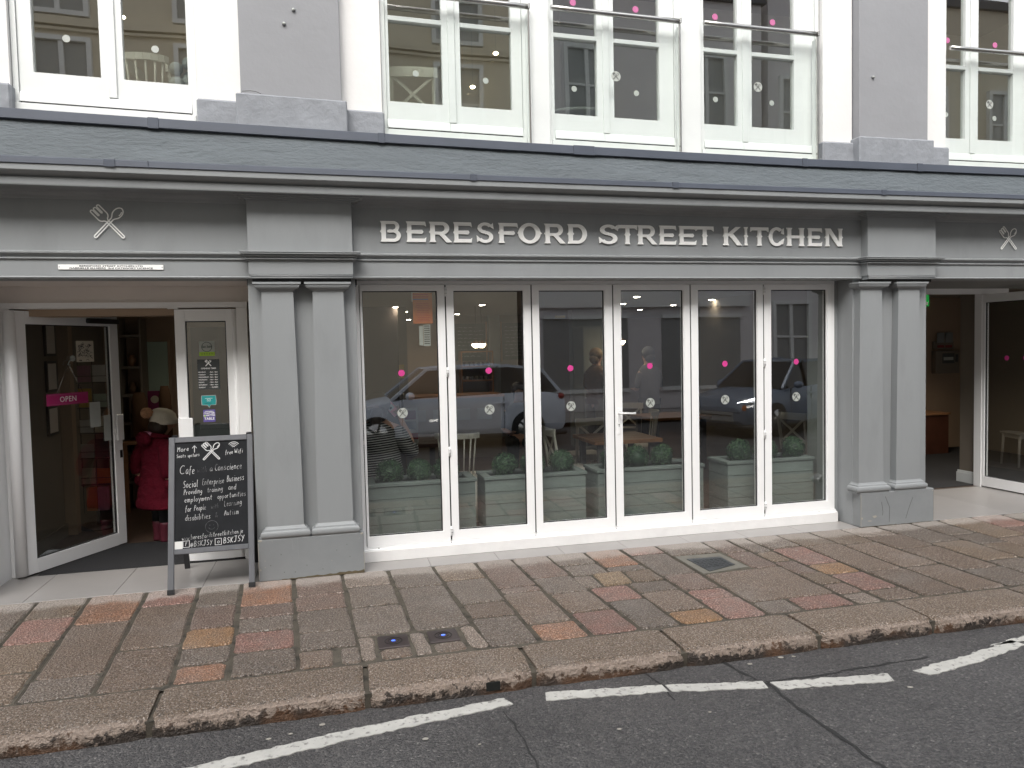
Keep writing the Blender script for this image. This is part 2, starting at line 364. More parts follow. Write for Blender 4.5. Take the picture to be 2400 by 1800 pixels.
    def profile(s, prof, x0, x1, m, cap=True, smooth=False):
        """closed (y,z) profile pulled along x"""
        n = len(prof); k = max(1, int(abs(x1-x0)/.5)); V = [(x0+(x1-x0)*j/k, y, z) for j in range(k+1) for y, z in prof]
        F = [(j*n+i, j*n+(i+1) % n, (j+1)*n+(i+1) % n, (j+1)*n+i) for j in range(k) for i in range(n)]
        if cap: F += [tuple(range(n))[::-1], tuple(range(k*n, (k+1)*n))]
        s.add(V, F, m, smooth)
    def poly(s, pts, y, d, m):
        """(x,z) polygon facing -y, thickness d behind y"""
        n = len(pts); V = [(x, y, z) for x, z in pts]+[(x, y+d, z) for x, z in pts]
        F = [tuple(range(n)), tuple(range(n, 2*n))[::-1]]+[(i, n+i, n+(i+1) % n, (i+1) % n) for i in range(n)]
        s.add(V, F, m)
    def disc(s, x, z, r, y, m, n=24, d=.001):
        s.poly([(x+r*math.cos(2*math.pi*k/n), z+r*math.sin(2*math.pi*k/n)) for k in range(n)], y, d, m)
    def stroke(s, pts, w, y, m, d=.002, closed=False):
        pts = [Vector((p[0], p[1])) for p in pts]
        if closed: pts = pts+[pts[0]]
        L_ = []; R_ = []
        for i, p in enumerate(pts):
            if closed and i in (0, len(pts)-1): a, b = pts[-2], pts[1]
            else: a, b = pts[max(i-1, 0)], pts[min(i+1, len(pts)-1)]
            t = (b-a); t = t.normalized() if t.length > 1e-9 else Vector((1, 0)); nn = Vector((-t.y, t.x))*w/2
            L_.append(p+nn); R_.append(p-nn)
        V = [(q.x, y, q.y) for q in L_]+[(q.x, y, q.y) for q in R_]; n = len(pts)
        V += [(q.x, y+d, q.y) for q in L_]+[(q.x, y+d, q.y) for q in R_]
        F = []
        for i in range(n-1):
            F += [(i, n+i, n+i+1, i+1), (i, i+1, 2*n+i+1, 2*n+i), (n+i, 3*n+i, 3*n+i+1, n+i+1)]
        s.add(V, F, m)
    def build(s, name, parent=None, loc=(0, 0, 0), rot=(0, 0, 0)):
        me = bpy.data.meshes.new(name); me.from_pydata(s.v, [], s.f)
        for k in s.mats: me.materials.append(M[k])
        me.polygons.foreach_set('material_index', s.m); me.polygons.foreach_set('use_smooth', s.sm)
        bm = bmesh.new(); bm.from_mesh(me); bmesh.ops.recalc_face_normals(bm, faces=bm.faces); bm.to_mesh(me); bm.free()
        me.update()
        o = bpy.data.objects.new(name, me); COL.objects.link(o); o.location = loc; o.rotation_euler = rot
        if parent: o.parent = parent
        return o

def tag(o, label=None, cat=None, group=None, kind=None):
    if label: o['label'] = label
    if cat: o['category'] = cat
    if group: o['group'] = group
    if kind: o['kind'] = kind
    return o
def empty(name, loc=(0, 0, 0), rz=0., label=None, cat=None, group=None, rx=0., kind=None):
    o = bpy.data.objects.new(name, None); COL.objects.link(o); o.location = loc; o.rotation_euler = (rx, 0, rz); o.empty_display_size = .1
    return tag(o, label, cat, group, kind)
def B(name, parent, *boxes, c=0.0, loc=(0, 0, 0), rot=(0, 0, 0)):
    """boxes: (a, b, material)"""
    mb = MB()
    for a, b, m in boxes: mb.box(a, b, m, c)
    return mb.build(name, parent, loc, rot)
def copy_tree(o, loc=None, rz=None, parent=None):
    c = o.copy(); COL.objects.link(c)
    if parent: c.parent = parent
    if loc is not None: c.location = loc
    if rz is not None: c.rotation_euler = (0, 0, rz)
    for ch in list(o.children): copy_tree(ch, parent=c)
    return c
def evalmesh(o):
    dg = bpy.context.evaluated_depsgraph_get(); dg.update()
    me = bpy.data.meshes.new_from_object(o.evaluated_get(dg), depsgraph=dg)
    return me
_tc = {}
def text_into(mb, s, size, x, y, z, m, align='LEFT', sx=1., bold=0., shear=0., rot=0., sp=1.0, d=0.0006, T=None):
    """flat lettering standing in the x-z plane, facing -y"""
    cu = bpy.data.curves.new('t', 'FONT'); cu.body = s; cu.size = size; cu.align_x = align; cu.offset = bold; cu.shear = shear; cu.resolution_u = 2
    cu.space_character = sp; cu.extrude = 0
    o = bpy.data.objects.new('t', cu); COL.objects.link(o); me = evalmesh(o)
    c, sn = math.cos(rot), math.sin(rot)
    V = [(x+(v.co.x*sx*c-v.co.y*sn), y, z+(v.co.x*sx*sn+v.co.y*c)) for v in me.vertices]
    mb.add(V, [tuple(p.vertices) for p in me.polygons], m)
    bpy.data.objects.remove(o); bpy.data.curves.remove(cu); bpy.data.meshes.remove(me)
HAND = {   # a plain handwriting: strokes on a grid, x 0-4, baseline 0, x-height 4, caps 7
 'a': [[(3.4,3.4),(2,4),(.5,2.8),(.5,.8),(1.6,0),(3.2,1),(3.4,3.4),(3.3,.6),(3.9,0)]], 'b': [[(.5,7),(.5,0)],[(.5,2.6),(2,4),(3.5,2.4),(2.6,0),(.5,.5)]], 'c': [[(3.4,3.4),(2,4),(.5,2.5),(.8,.6),(2.2,0),(3.5,.7)]],
 'd': [[(3.5,7),(3.4,0)],[(3.4,3),(2,4),(.5,2.4),(1.2,.2),(3.4,.8)]], 'e': [[(.6,2.1),(3.4,2.4),(2.6,3.9),(1,3.6),(.4,1.8),(1.4,.1),(3.5,.6)]], 'f': [[(3.2,6.6),(2.1,7),(1.5,5.6),(1.5,-1)],[(.4,3.6),(3,3.8)]],
 'g': [[(3.4,3.4),(2,4),(.5,2.5),(1.6,.6),(3.3,1.4),(3.5,4),(3.2,-1.6),(1.6,-2.4),(.5,-1.6)]], 'h': [[(.5,7),(.5,0)],[(.5,2.4),(2,4),(3.3,3),(3.3,0)]], 'i': [[(1,4),(1,0)],[(1,5.6),(1.15,5.9)]], 'j': [[(1.6,4),(1.5,-1.6),(.2,-2.2)],[(1.6,5.6),(1.75,5.9)]],
 'k': [[(.5,7),(.5,0)],[(3,4),(.6,1.8),(3.2,0)]], 'l': [[(.8,7),(.8,.4),(1.8,0)]], 'm': [[(.4,4),(.4,0)],[(.4,2.8),(1.4,4),(2,3),(2,0)],[(2,2.8),(3.2,4),(3.8,3),(3.9,0)]], 'n': [[(.5,4),(.5,0)],[(.5,2.6),(2,4),(3.2,3),(3.3,0)]],
 'o': [[(2,4),(.6,3),(.5,1),(2,0),(3.4,1),(3.4,3),(2,4)]], 'p': [[(.5,4),(.5,-2.6)],[(.5,2.8),(2,4),(3.5,2.6),(2.4,.3),(.5,.8)]], 'r': [[(.6,4),(.6,0)],[(.6,2.4),(1.8,3.8),(3,3.7)]], 's': [[(3.1,3.5),(1.6,4),(.7,3),(2.8,1.6),(2.6,.3),(.5,.3)]],
 't': [[(1.6,6.4),(1.5,.6),(2.6,0)],[(.3,4.3),(3,4.5)]], 'u': [[(.5,4),(.6,.6),(2,0),(3.3,1.2),(3.4,4),(3.5,0)]], 'v': [[(.4,4),(1.9,0),(3.4,4)]], 'w': [[(.3,4),(1.1,0),(2.1,3),(3.1,0),(4,4)]], 'y': [[(.4,4),(1.9,.6)],[(3.5,4),(1.4,-2.6)]], '.': [[(.8,0),(1,.3)]],
 'M': [[(.4,0),(.6,7),(2,2.6),(3.6,7),(3.9,0)]], 'S': [[(3.6,6.2),(2,7),(.6,5.6),(1.6,3.8),(3.5,2.4),(2.8,.3),(.5,.4)]], 'C': [[(3.8,6.2),(2.2,7),(.5,4.8),(.5,1.8),(2,0),(3.9,.7)]], 'E': [[(3.4,7),(.6,6.8),(.6,.1),(3.5,0)],[(.6,3.6),(2.8,3.7)]], 'B': [[(.5,0),(.5,7),(2.8,6.6),(2.9,4.2),(.6,3.7),(3.4,3.1),(3.3,.5),(.5,0)]],
 'P': [[(.6,0),(.6,7),(3.2,6.5),(3.3,4),(.6,3.4)]], 'L': [[(.6,7),(.6,0),(3.4,.1)]], 'A': [[(.2,0),(2,7),(3.8,0)],[(.9,2.6),(3.1,2.6)]], 'W': [[(.2,7),(1.1,0),(2.1,5),(3.1,0),(4.2,7)]], 'K': [[(.6,7),(.6,0)],[(3.5,7),(.7,3.2),(3.7,0)]], 'J': [[(.6,7),(3.8,7)],[(2.6,7),(2.4,.8),(1,0),(.3,1.2)]], 'Y': [[(.3,7),(2,3.6)],[(3.8,7),(1.2,-.6)]],
 '@': [[(3,2.4),(2,3.6),(1.2,2),(2.2,1.2),(3,3.4),(3.2,1.4),(4,2.6),(3.2,5),(1.4,4.8),(.3,2.6),(1.2,.3),(3.4,.2)]], '&': [[(3.8,0),(1,5.4),(1.8,7),(2.6,5.6),(.6,2),(1.4,0),(3.6,2.6)]], 'F': [[(.8,0),(.8,7),(3.4,7)],[(.8,3.8),(2.8,3.8)]]}
def handwrite(mb, s, x, z, h, m, y, lw=.0038, sx=1., rot=0., seed=0):
    """h = cap height"""
    rr = random.Random(seed+len(s)); u = h/7.; cx = 0.; c, sn = math.cos(rot), math.sin(rot); k = 0
    for ch in s:
        adv = 2.2 if ch in 'ijl.' else 4.9 if ch in 'mwMW@' else 4.3
        if ch == ' ': cx += 3*u*sx; continue
        jz = rr.uniform(-.3, .3)*u; js = rr.uniform(.94, 1.08)
        for st in HAND[ch]:
            p = []
            for (a, b) in st: p.append(((cx+a*u*sx*js)+.12*b*u, b*u*js+jz))
            q = [p[0]]                       # round the corners off
            for i in range(1, len(p)-1):
                a, b, d = p[i-1], p[i], p[i+1]
                q += [(b[0]+(a[0]-b[0])*.3, b[1]+(a[1]-b[1])*.3), (b[0]+(a[0]+d[0]-2*b[0])*.08, b[1]+(a[1]+d[1]-2*b[1])*.08), (b[0]+(d[0]-b[0])*.3, b[1]+(d[1]-b[1])*.3)]
            if len(p) > 1: q.append(p[-1])
            k += 1; mb.stroke([(x+px*c-pz*sn, z+px*sn+pz*c) for px, pz in q], lw*.68, y-.00012*(k % 9), m, .0003)
        cx += (adv+.5)*u*sx*js
    return cx
def arc(cx, cz, rx, rz, a0, a1, n=14):
    return [(cx+rx*math.cos(R(a0+(a1-a0)*i/n)), cz+rz*math.sin(R(a0+(a1-a0)*i/n))) for i in range(n+1)]
def emblem(mb, cx, cz, h, w, y, m, filled=None):
    """crossed fork and spoon in outline; h = overall height"""
    k = h/1.0
    def tr(pts, ang):
        c, s_ = math.cos(ang), math.sin(ang); return [(cx+k*(px*c-pz*s_), cz+k*(px*s_+pz*c)) for px, pz in pts]
    hw = .038
    spoon = [(-hw, .16)]+[(-hw, -.60)]+arc(0, -.60, hw, .04, 180, 360, 6)+[(hw, .16)]+[(hw+.03, .22)]+arc(0, .40, .135, .20, -50, 230, 20)+[(-hw-.03, .22)]
    fork = [(-hw, .08), (-hw, -.60)]+arc(0, -.60, hw, .04, 180, 360, 6)+[(hw, .08)]+arc(.02, .27, .15, .15, -70, -5, 5)
    fork += arc(.1275, .58, .0425, .04, 0, 180, 6)+[(.085, .36), (.065, .345), (.045, .36)]+arc(0, .58, .045, .04, 0, 180, 6)+[(-.045, .36), (-.065, .345), (-.085, .36)]+arc(-.1275, .58, .0425, .04, 0, 180, 6)
    fork += arc(-.02, .27, .15, .15, 185, 250, 5)
    mb.stroke(tr(spoon, R(-42)), w, y, m, closed=True)
    f = tr(fork, R(42))
    mb.stroke(f, w, y+.0004, m, closed=True)
    mb.stroke(tr(arc(0, .42, .085, .13, -25, 45, 5), R(-42)), w*.8, y-.0003, m)
# ================================================================== SETTING: ground, road, kerb, pavement
def sheet(name, x0, x1, y0, y1, z, m, kind='structure', parent=None):
    mb = MB(); mb.add([(x0, y0, z), (x1, y0, z), (x1, y1, z), (x0, y1, z)], [(0, 1, 2, 3)], m)
    o = mb.build(name, parent)
    if kind and not parent: o['kind'] = kind
    return o
sheet('ground', -150, 150, -150, 150, -.16, 'asphalt')
road = MB()
road.add([(-40, -10.2, -.1), (40, -10.2, -.1), (40, -2.3, -.1), (-40, -2.3, -.1)], [(0, 1, 2, 3)], 'asphalt')
road = road.build('road'); road['kind'] = 'structure'
rnd = random.Random(3)
def marking(name, top, bot, z=-.096):
    """a worn thermoplastic line: ragged edges along two polylines"""
    def rag(pl, a):
        out = []
        for i in range(len(pl)-1):
            p, q = Vector(pl[i]), Vector(pl[i+1]); n = max(2, int((q-p).length/.03))
            for k in range(n): out.append((p+(q-p)*k/n)+Vector((rnd.uniform(-.006, .006), rnd.uniform(-a, a))))
        out.append(Vector(pl[-1])); return out
    t, b = rag(top, .009), rag(bot, .009); n = min(len(t), len(b))
    t = [t[round(i*(len(t)-1)/(n-1))] for i in range(n)]; b = [b[round(i*(len(b)-1)/(n-1))] for i in range(n)]
    V = [(p.x, p.y, z) for p in t]+[(p.x, p.y, z) for p in b]; V += [(p[0], p[1], -.1) for p in V]
    F = [(i, i+1, n+i+1, n+i) for i in range(n-1)]+[(i, 2*n+i, 2*n+i+1, i+1) for i in range(n-1)]+[(n+i, n+i+1, 3*n+i+1, 3*n+i) for i in range(n-1)]
    F += [(0, n, 3*n, 2*n), (n-1, 3*n-1, 4*n-1, 2*n-1)][:2]
    mb = MB(); mb.add(V, F, 'road_paint'); return mb.build('road_marking', road)
marking('a', [(-2.6, -3.18), (-.868, -2.775), (-.208, -2.64), (.634, -2.528)], [(-2.6, -3.28), (-.861, -2.868), (-.208, -2.745), (.668, -2.607)])
marking('b', [(.859, -2.527), (1.50, -2.62)], [(.846, -2.615), (1.50, -2.705)])
marking('b2', [(1.515, -2.625), (2.045, -2.735)], [(1.515, -2.71), (2.03, -2.815)])
marking('c', [(2.075, -2.75), (2.757, -2.845)], [(2.085, -2.845), (2.725, -2.935)])
marking('d', [(2.915, -2.85), (3.40, -2.76), (3.80, -2.665)], [(2.965, -2.93), (3.45, -2.845), (3.82, -2.745)])
marking('e', [(3.62, -2.69), (3.90, -2.64), (4.9, -2.48)], [(3.64, -2.70), (3.92, -2.70), (4.9, -2.57)])
def crack(pts, w=.012):
    mb = MB(); P_ = []
    for i in range(len(pts)-1):
        p, q = Vector(pts[i]), Vector(pts[i+1]); n = max(2, int((q-p).length/.05))
        for k in range(n): P_.append((p+(q-p)*k/n)+Vector((rnd.uniform(-.008, .008), rnd.uniform(-.008, .008))))
    P_.append(Vector(pts[-1])); n = len(P_); L_ = []; R_ = []
    for i, p in enumerate(P_):
        t = (P_[min(i+1, n-1)]-P_[max(i-1, 0)]).normalized(); nn = Vector((-t.y, t.x))*w*rnd.uniform(.12, .55); L_.append(p+nn); R_.append(p-nn)
    mb.add([(q.x, q.y, -.0975) for q in L_]+[(q.x, q.y, -.0975) for q in R_], [(i, i+1, n+i+1, n+i) for i in range(n-1)], 'tar')
    mb.build('road_crack', road)
crack([(1.966, -2.431), (2.0, -2.6), (2.055, -2.787), (2.05, -3.08), (2.07, -3.5), (2.1, -4.2)], .026)
crack([(2.06, -2.745), (2.39, -2.755), (3.137, -2.72)], .02)
crack([(.595, -2.66), (.62, -2.8), (.629, -3.021), (.635, -3.211), (.66, -4.2)], .014)
crack([(1.47, -2.43), (1.5, -2.62), (1.49, -2.8)], .012)
mbp = MB()
for x, y, r in ((.18, -2.83, .012), (.95, -2.62, .007), (1.1, -3.0, .01), (2.32, -2.49, .014), (2.4, -2.5, .01), (2.1, -2.52, .012), (2.9, -2.45, .008), (3.1, -2.52, .007), (-.3, -2.55, .012), (-.45, -2.6, .009), (-.55, -2.62, .01), (2.75, -3.02, .012), (.42, -2.95, .006), (1.6, -2.97, .008), (-.2, -3.05, .01)):
    mbp.add([(x+r*1.3*math.cos(2*math.pi*k/9), y+r*math.sin(2*math.pi*k/9), -.0955) for k in range(9)], [tuple(range(9))], 'gum')
g_ = mbp.build('gum_spots', road); g_['kind'] = 'stuff'

# mortar bed under the paving
pav = sheet('pavement', -14, 22, -2.12, -.2, -.009, 'mortar')
def stone(name, quad, m, parent, zt=0., th=.045, bev=.009, jit=.006, per=.09, seed=0, dz=None):
    """one flag: ragged outline, chamfered arris, slightly out of level"""
    rr = random.Random(seed); P_ = [Vector(p) for p in quad]; out = []
    n4 = len(P_)
    for i in range(n4):
        p, q = P_[i], P_[(i+1) % n4]; L_ = (q-p).length; n = max(2, min(5, int(L_/per)))
        for k in range(n):
            c = p+(q-p)*k/n
            if k == 0:   # knock the corner off
                a = P_[(i-1) % n4]; e = .012+rr.random()*.014
                out.append(c+(a-c).normalized()*e); out.append(c+(q-c).normalized()*e)
            else: out.append(c+Vector((rr.uniform(-jit, jit), rr.uniform(-jit, jit))))
    cx = sum((p.x for p in out))/len(out); cy = sum((p.y for p in out))/len(out); n = len(out)
    tx, ty = rr.uniform(-.006, .006), rr.uniform(-.006, .006); h = zt+(rr.uniform(-.0025, .002) if dz is None else dz)
    def zz(x, y): return h+tx*(x-cx)+ty*(y-cy)
    V = [(p.x, p.y, zt-th) for p in out]+[(p.x, p.y, zz(p.x, p.y)-bev*.75) for p in out]
    for p in out:
        d = Vector((cx, cy))-p; e = min(bev*1.3, d.length*.4); q = p+d.normalized()*e; V.append((q.x, q.y, zz(q.x, q.y)))
    F = []
    for i in range(n):
        j = (i+1) % n; F += [(i, j, n+j, n+i), (n+i, n+j, 2*n+j, 2*n+i)]
    F.append(tuple(range(2*n, 3*n)))
    mb = MB(); mb.add([(x-cx, y-cy, z) for x, y, z in V], F, m); return mb.build(name, parent, (cx, cy, 0))
# joint lines across the pavement: x at the shop side, x at the kerb side
J = {-1: (-2.98, -2.80), 0: (-2.67, -2.50), 1: (-2.315, -2.16), 2: (-1.975, -1.832), 3: (-1.590, -1.466), 4: (-1.221, -1.099), 5: (-.913, -.802), 6: (-.535, -.431), 7: (-.170, -.078), 8: (.195, .265), 9: (.557, .662),
     10: (.905, .975), 11: (1.208, 1.297), 12: (1.524, 1.620), 13: (1.852, 1.897), 14: (2.186, 2.215), 15: (2.515, 2.51), 16: (2.962, 2.962), 17: (3.207, 3.190), 18: (3.391, 3.405), 19: (3.714, 3.712), 20: (4.054, 4.062), 21: (4.385, 4.43), 22: (4.766, 4.80), 23: (5.151, 5.135), 24: (5.48, 5.40), 25: (5.855, 5.72), 26: (6.235, 6.05), 27: (6.6, 6.42), 28: (6.96, 6.8), 29: (7.3, 7.15)}
Y0, Y1 = -.305, -2.075
def yc(y): return (y+6.321)*.9816-6.321
GR, BR, PGK, TN, RD, OR, AM, YL, PL_ = 'st_grey', 'st_brown', 'st_pinkgrey', 'st_tan', 'st_red', 'st_orange', 'st_amber', 'st_yellow', 'st_pale'
strips = {-1: ([-.7, -1.3], [GR, TN, BR]), 0: ([-.82, -1.08, -1.57], [GR, GR, TN, TN]), 1: ([-.617, -1.089, -1.567], [TN, RD, TN, TN]), 2: ([-.822, -1.714], [OR, BR, GR]), 3: ([-.57, -1.396], [RD, BR, BR]),
          4: ([-.704, -1.149, -1.482, -1.755], [GR, PGK, AM, GR, OR]), 5: ([-.59, -.773, -1.041, -1.31, -1.644][1:], [OR, PGK, GR, RD, GR]), 6: ([-.673, -1.003, -1.433, -1.728], [PGK, PGK, GR, GR, BR]),
          7: ([-.566, -1.033, -1.60], [PL_, GR, GR]), 8: ([-.703, -1.60], [GR, GR]), 9: ([-.641, -1.198, -1.495], [TN, GR, BR, GR]), 10: ([-.938, -1.062, -1.703], [PGK, PGK, BR, OR]),
          11: ([-.783, -1.175, -1.587], [PGK, GR, BR, RD]), 12: ([-.531, -.82, -1.128, -1.446], [GR, GR, None, RD, GR]), 13: ([-.673, -.814, -1.109, -1.349, -1.758], [OR, GR, None, GR, BR, AM]),
          14: ([-.429, -1.014, -1.391, -1.604], [RD, GR, PGK, RD, RD]), 15: ([-.553], [GR]), 16: ([-.597, -1.06], [PGK, PGK]), 17: ([-.657, -.947, -1.281, -1.565, -1.787], [GR, TN, PGK, TN, PGK, PL_]),
          18: ([-.599, -1.103, -1.37, -1.771], [GR, RD, AM, RD, BR]), 19: ([-.625, -1.398], [TN, BR, BR]), 20: ([-.666, -1.386], [TN, BR, BR]), 21: ([-.52, -.937, -1.583], [PL_, BR, BR, GR]),
          22: ([-.855, -1.436], [GR, TN, GR]), 23: ([-.701, -1.028, -1.6], [GR, GR, TN, BR]), 24: ([-.897, -1.5], [TN, BR, BR]), 25: ([-.62, -1.2], [RD, PGK, BR]), 26: ([-.8, -1.4], [GR, TN, BR]), 27: ([-.6, -1.3], [BR, GR, TN]), 28: ([-.9, -1.5], [GR, BR, OR])}
sid = 0
G_ = .0105
def jx(k, y):
    a, b = J[k]; return a+(b-a)*(y-Y0)/(Y1-Y0)
for k, (cuts, cols) in strips.items():
    if k+1 not in J: continue
    ys = [Y0]+[yc(c) for c in cuts]
    if len(cols) == len(cuts)+1: ys.append(Y1)
    for i, c in enumerate(cols):
        sid += 1
        if c is None: continue
        ya, yb = ys[i]-G_*(1 if i else .4), ys[i+1]+G_
        wl = .0145+.006*math.sin(sid*2.1); wr = .0145+.006*math.cos(sid*1.7)
        if k == 6 and i == 4:
            xm = jx(6, yb)+.62*(jx(7, yb)-jx(6, yb))
            stone('paving_stone', [(jx(6, ya)+wl, ya), (xm-.03, ya), (xm-.03, yb), (jx(6, yb)+wl, yb)], BR, pav, seed=sid)
            stone('paving_stone', [(xm+.02, ya), (jx(7, ya)-.005, ya), (jx(7, yb)-.005, yb), (xm+.02, yb)], GR, pav, seed=sid+500); continue
        if k == 12 and i in (1, 2): pass
        stone('paving_stone', [(jx(k, ya)+wl, ya), (jx(k+1, ya)-wr, ya), (jx(k+1, yb)-wr, yb), (jx(k, yb)+wl, yb)], c, pav, seed=sid)
Yc = yc
stone('paving_stone', [(1.545, Yc(-.835)), (1.695, Yc(-.835)), (1.69, Yc(-1.115)), (1.56, Yc(-1.115))], GR, pav, seed=901)
stone('paving_stone', [(1.715, Yc(-.815)), (1.95, Yc(-.80)), (1.935, Yc(-1.10)), (1.71, Yc(-1.12))], YL, pav, seed=902, dz=.002)
stone('paving_stone', [(1.975, Yc(-.83)), (2.185, Yc(-.83)), (2.19, Yc(-1.095)), (1.96, Yc(-1.095))], TN, pav, seed=903)
stone('paving_stone', [(2.53, Yc(-1.09)), (3.185, Yc(-1.075)), (3.18, Yc(-1.745)), (2.53, Yc(-1.745))], BR, pav, seed=904)
stone('paving_stone', [(2.53, Yc(-1.765)), (2.77, Yc(-1.765)), (2.77, Y1+.01), (2.53, Y1+.01)], GR, pav, seed=905)
stone('paving_stone', [(2.80, Yc(-1.765)), (3.165, Yc(-1.765)), (3.165, Y1+.01), (2.79, Y1+.01)], RD, pav, seed=906)
for i in range(14):      # beyond the picture on both sides
    x = -3.3-.36*i
    for a, b, c in ((Y0, -.95, GR), (-.97, -1.5, BR), (-1.52, Y1, TN)):
        stone('paving_stone', [(x+.01, a), (x+.34, a), (x+.34, b+.01), (x+.01, b+.01)], c, pav, seed=1000+i)
for i in range(12):
    x = 7.3+.36*i
    for a, b, c in ((Y0, -.8, TN), (-.82, -1.4, GR), (-1.42, Y1, BR)):
        stone('paving_stone', [(x+.01, a), (x+.34, a), (x+.34, b+.01), (x+.01, b+.01)], c, pav, seed=1100+i)
# the two uplighter plates with their pale and brown setts
def quadbox(name, q, z0, z1, m, parent):
    mb = MB(); n = len(q); V = [(x, y, z0) for x, y in q]+[(x, y, z1) for x, y in q]
    mb.add(V, [tuple(range(n, 2*n))]+[(i, (i+1) % n, n+(i+1) % n, n+i) for i in range(n)], m); return mb.build(name, parent)
for q in ([(-.092, -1.70), (-.002, -1.71), (.0, -2.05), (-.075, -2.05)], [(.222, -1.715), (.305, -1.72), (.322, -2.055), (.232, -2.06)], [(.535, -1.70), (.62, -1.705), (.662, -2.05), (.562, -2.05)]):
    stone('paving_stone', q, 'st_pale', pav, seed=int(q[0][0]*1000)+2000, dz=.001)
stone('paving_stone', [(.028, -1.925), (.205, -1.91), (.21, -2.055), (.035, -2.06)], 'st_brown', pav, seed=2101)
stone('paving_stone', [(.345, -1.925), (.515, -1.91), (.53, -2.05), (.352, -2.055)], 'st_brown', pav, seed=2102)
for (cx, lab) in ((.115, 'left brown metal pavement light beside the kerb, its blue lamp lit'), (.42, 'right brown metal pavement light beside the kerb, its blue lamp lit')):
    u = empty('pavement_light', (cx, -1.81, 0), 0, lab, 'pavement light', 'pavement lights by the kerb')
    B('cover_plate', u, ((-.092, -.095, -.02), (.092, .095, -.001), 'plate_brown'), c=.003)
    mb = MB()
    for rr_ in (.032, .052):
        pts = [(rr_*math.cos(2*math.pi*k/20), rr_*math.sin(2*math.pi*k/20), .0005) for k in range(21)]; mb.tube(pts, .0016, 'gap_dark', 5)
    mb.build('ring', u)
    mb = MB(); mb.add([(.013*math.cos(2*math.pi*k/12), .009*math.sin(2*math.pi*k/12), .0018) for k in range(12)], [tuple(range(12))], 'blue_led'); mb.build('lamp', u)
# stopcock cover in its concrete surround
cv = empty('access_cover', (2.75, -.93, 0), 0, 'small dark cast metal access cover set in grey concrete by the window', 'access cover')
quadbox('concrete_surround', [(2.53-2.75, -.665+.93), (2.93-2.75, -.69+.93), (2.95-2.75, -1.105+.93), (2.53-2.75, -1.165+.93)], -.03, -.002, 'concrete', cv)
quadbox('cover_plate', [(2.585-2.75, -.775+.93), (2.875-2.75, -.80+.93), (2.875-2.75, -1.03+.93), (2.6-2.75, -1.13+.93)], -.03, .003, 'cast_iron', cv)
mb = MB()
for i in range(7):
    for j in range(5):
        mb.box((2.61+i*.036-2.75, -1.01+j*.042+.93-.02, .0025), (2.61+i*.036-2.75+.02, -1.01+j*.042+.93, .006), 'cast_iron')
s_ = mb.build('studs', cv); s_['kind'] = 'stuff'
# mortar double lines in the long joints
mb = MB()
for k in list(range(1, 16))+[17, 18, 19, 20, 21, 22, 23]:
    yb = Y1
    if k == 8: yb = -1.66
    if k == 16: continue
    for off in (-.005, .005):
        mb.beam((jx(k, Y0)+off, Y0-.01, -.0075), (jx(k, yb)+off, yb+.01, -.0075), .003, .003, 'mortar')
l_ = mb.build('pointing', pav); l_['kind'] = 'stuff'
mb = MB()
for x, y, r in ((-2.36, -.34, .014), (1.38, -.50, .01), (.19, -.49, .004), (-.65, -1.41, .013), (2.58, -.4, .006), (3.06, -.83, .012), (3.57, -.83, .012), (4.93, -.36, .01), (5.4, -.34, .01), (-1.6, -2.13, .008), (1.73, -.33, .004), (5.9, -.38, .01), (4.2, -.35, .006)):
    mb.add([(x+r*1.2*math.cos(2*math.pi*k/9), y+r*math.sin(2*math.pi*k/9), .003) for k in range(9)], [tuple(range(9))], 'gum')
g_ = mb.build('gum_spots', pav); g_['kind'] = 'stuff'
# kerb
kerb = empty('kerb', (0, 0, 0)); kerb['kind'] = 'structure'
kx = [-14, -12.2, -10.4, -8.6, -6.8, -5, -3.2, -2.12, -1.118, -.068, .832, 1.729, 2.62, 3.44, 4.375, 5.3, 6.2, 7.1, 8.0, 9, 10.2, 12, 14, 16, 18, 20, 22]
for i in range(len(kx)-1):
    rr = random.Random(i+50); x0, x1 = kx[i]+.014, kx[i+1]-.014; n = max(8, int((x1-x0)/.05))
    prof = [(-2.095, -.2), (-2.095, -.004), (-2.11, .001), (-2.26, .002), (-2.40, 0), (-2.43, -.007), (-2.447, -.022), (-2.455, -.05), (-2.458, -.2)]
    V = []; m_ = len(prof)
    for a in range(n+1):
        t = a/n; x = x0+(x1-x0)*t; e = 0
        if a in (0, n): e = .012
        if a in (1, n-1): e = .003
        for b, (y, z) in enumerate(prof):
            jy = rr.uniform(-.004, .004) if b in (0, 1, 6, 7, 8) else 0; jz = rr.uniform(-.003, .003) if b in (4, 5, 6) else 0
            V.append((x+(rr.uniform(-.006, .006) if a in (0, n) else 0), y+jy+(e if b > 4 else 0)+(e*.3 if b > 4 else 0), z+jz-(e*.5 if 0 < b < 8 else 0)))
    F = [(a*m_+b, a*m_+b+1, (a+1)*m_+b+1, (a+1)*m_+b) for a in range(n) for b in range(m_-1)]+[tuple(range(m_)), tuple(n*m_+b for b in range(m_))[::-1]]
    mb = MB(); mb.add(V, F, 'kerb_granite', False); mb.build('kerb_stone', kerb)
mb = MB()
for x in kx[1:-1]: mb.box((x-.02, -2.435, -.2), (x+.02, -2.1, -.022), 'mortar')
mb.box((-14, -2.10, -.2), (22, -2.07, -.012), 'mortar')
m_ = mb.build('mortar', kerb); m_['kind'] = 'stuff'
B('drain_slot', kerb, ((.555, -2.4600, -.082), (.632, -2.44, -.036), 'hole_dark'))

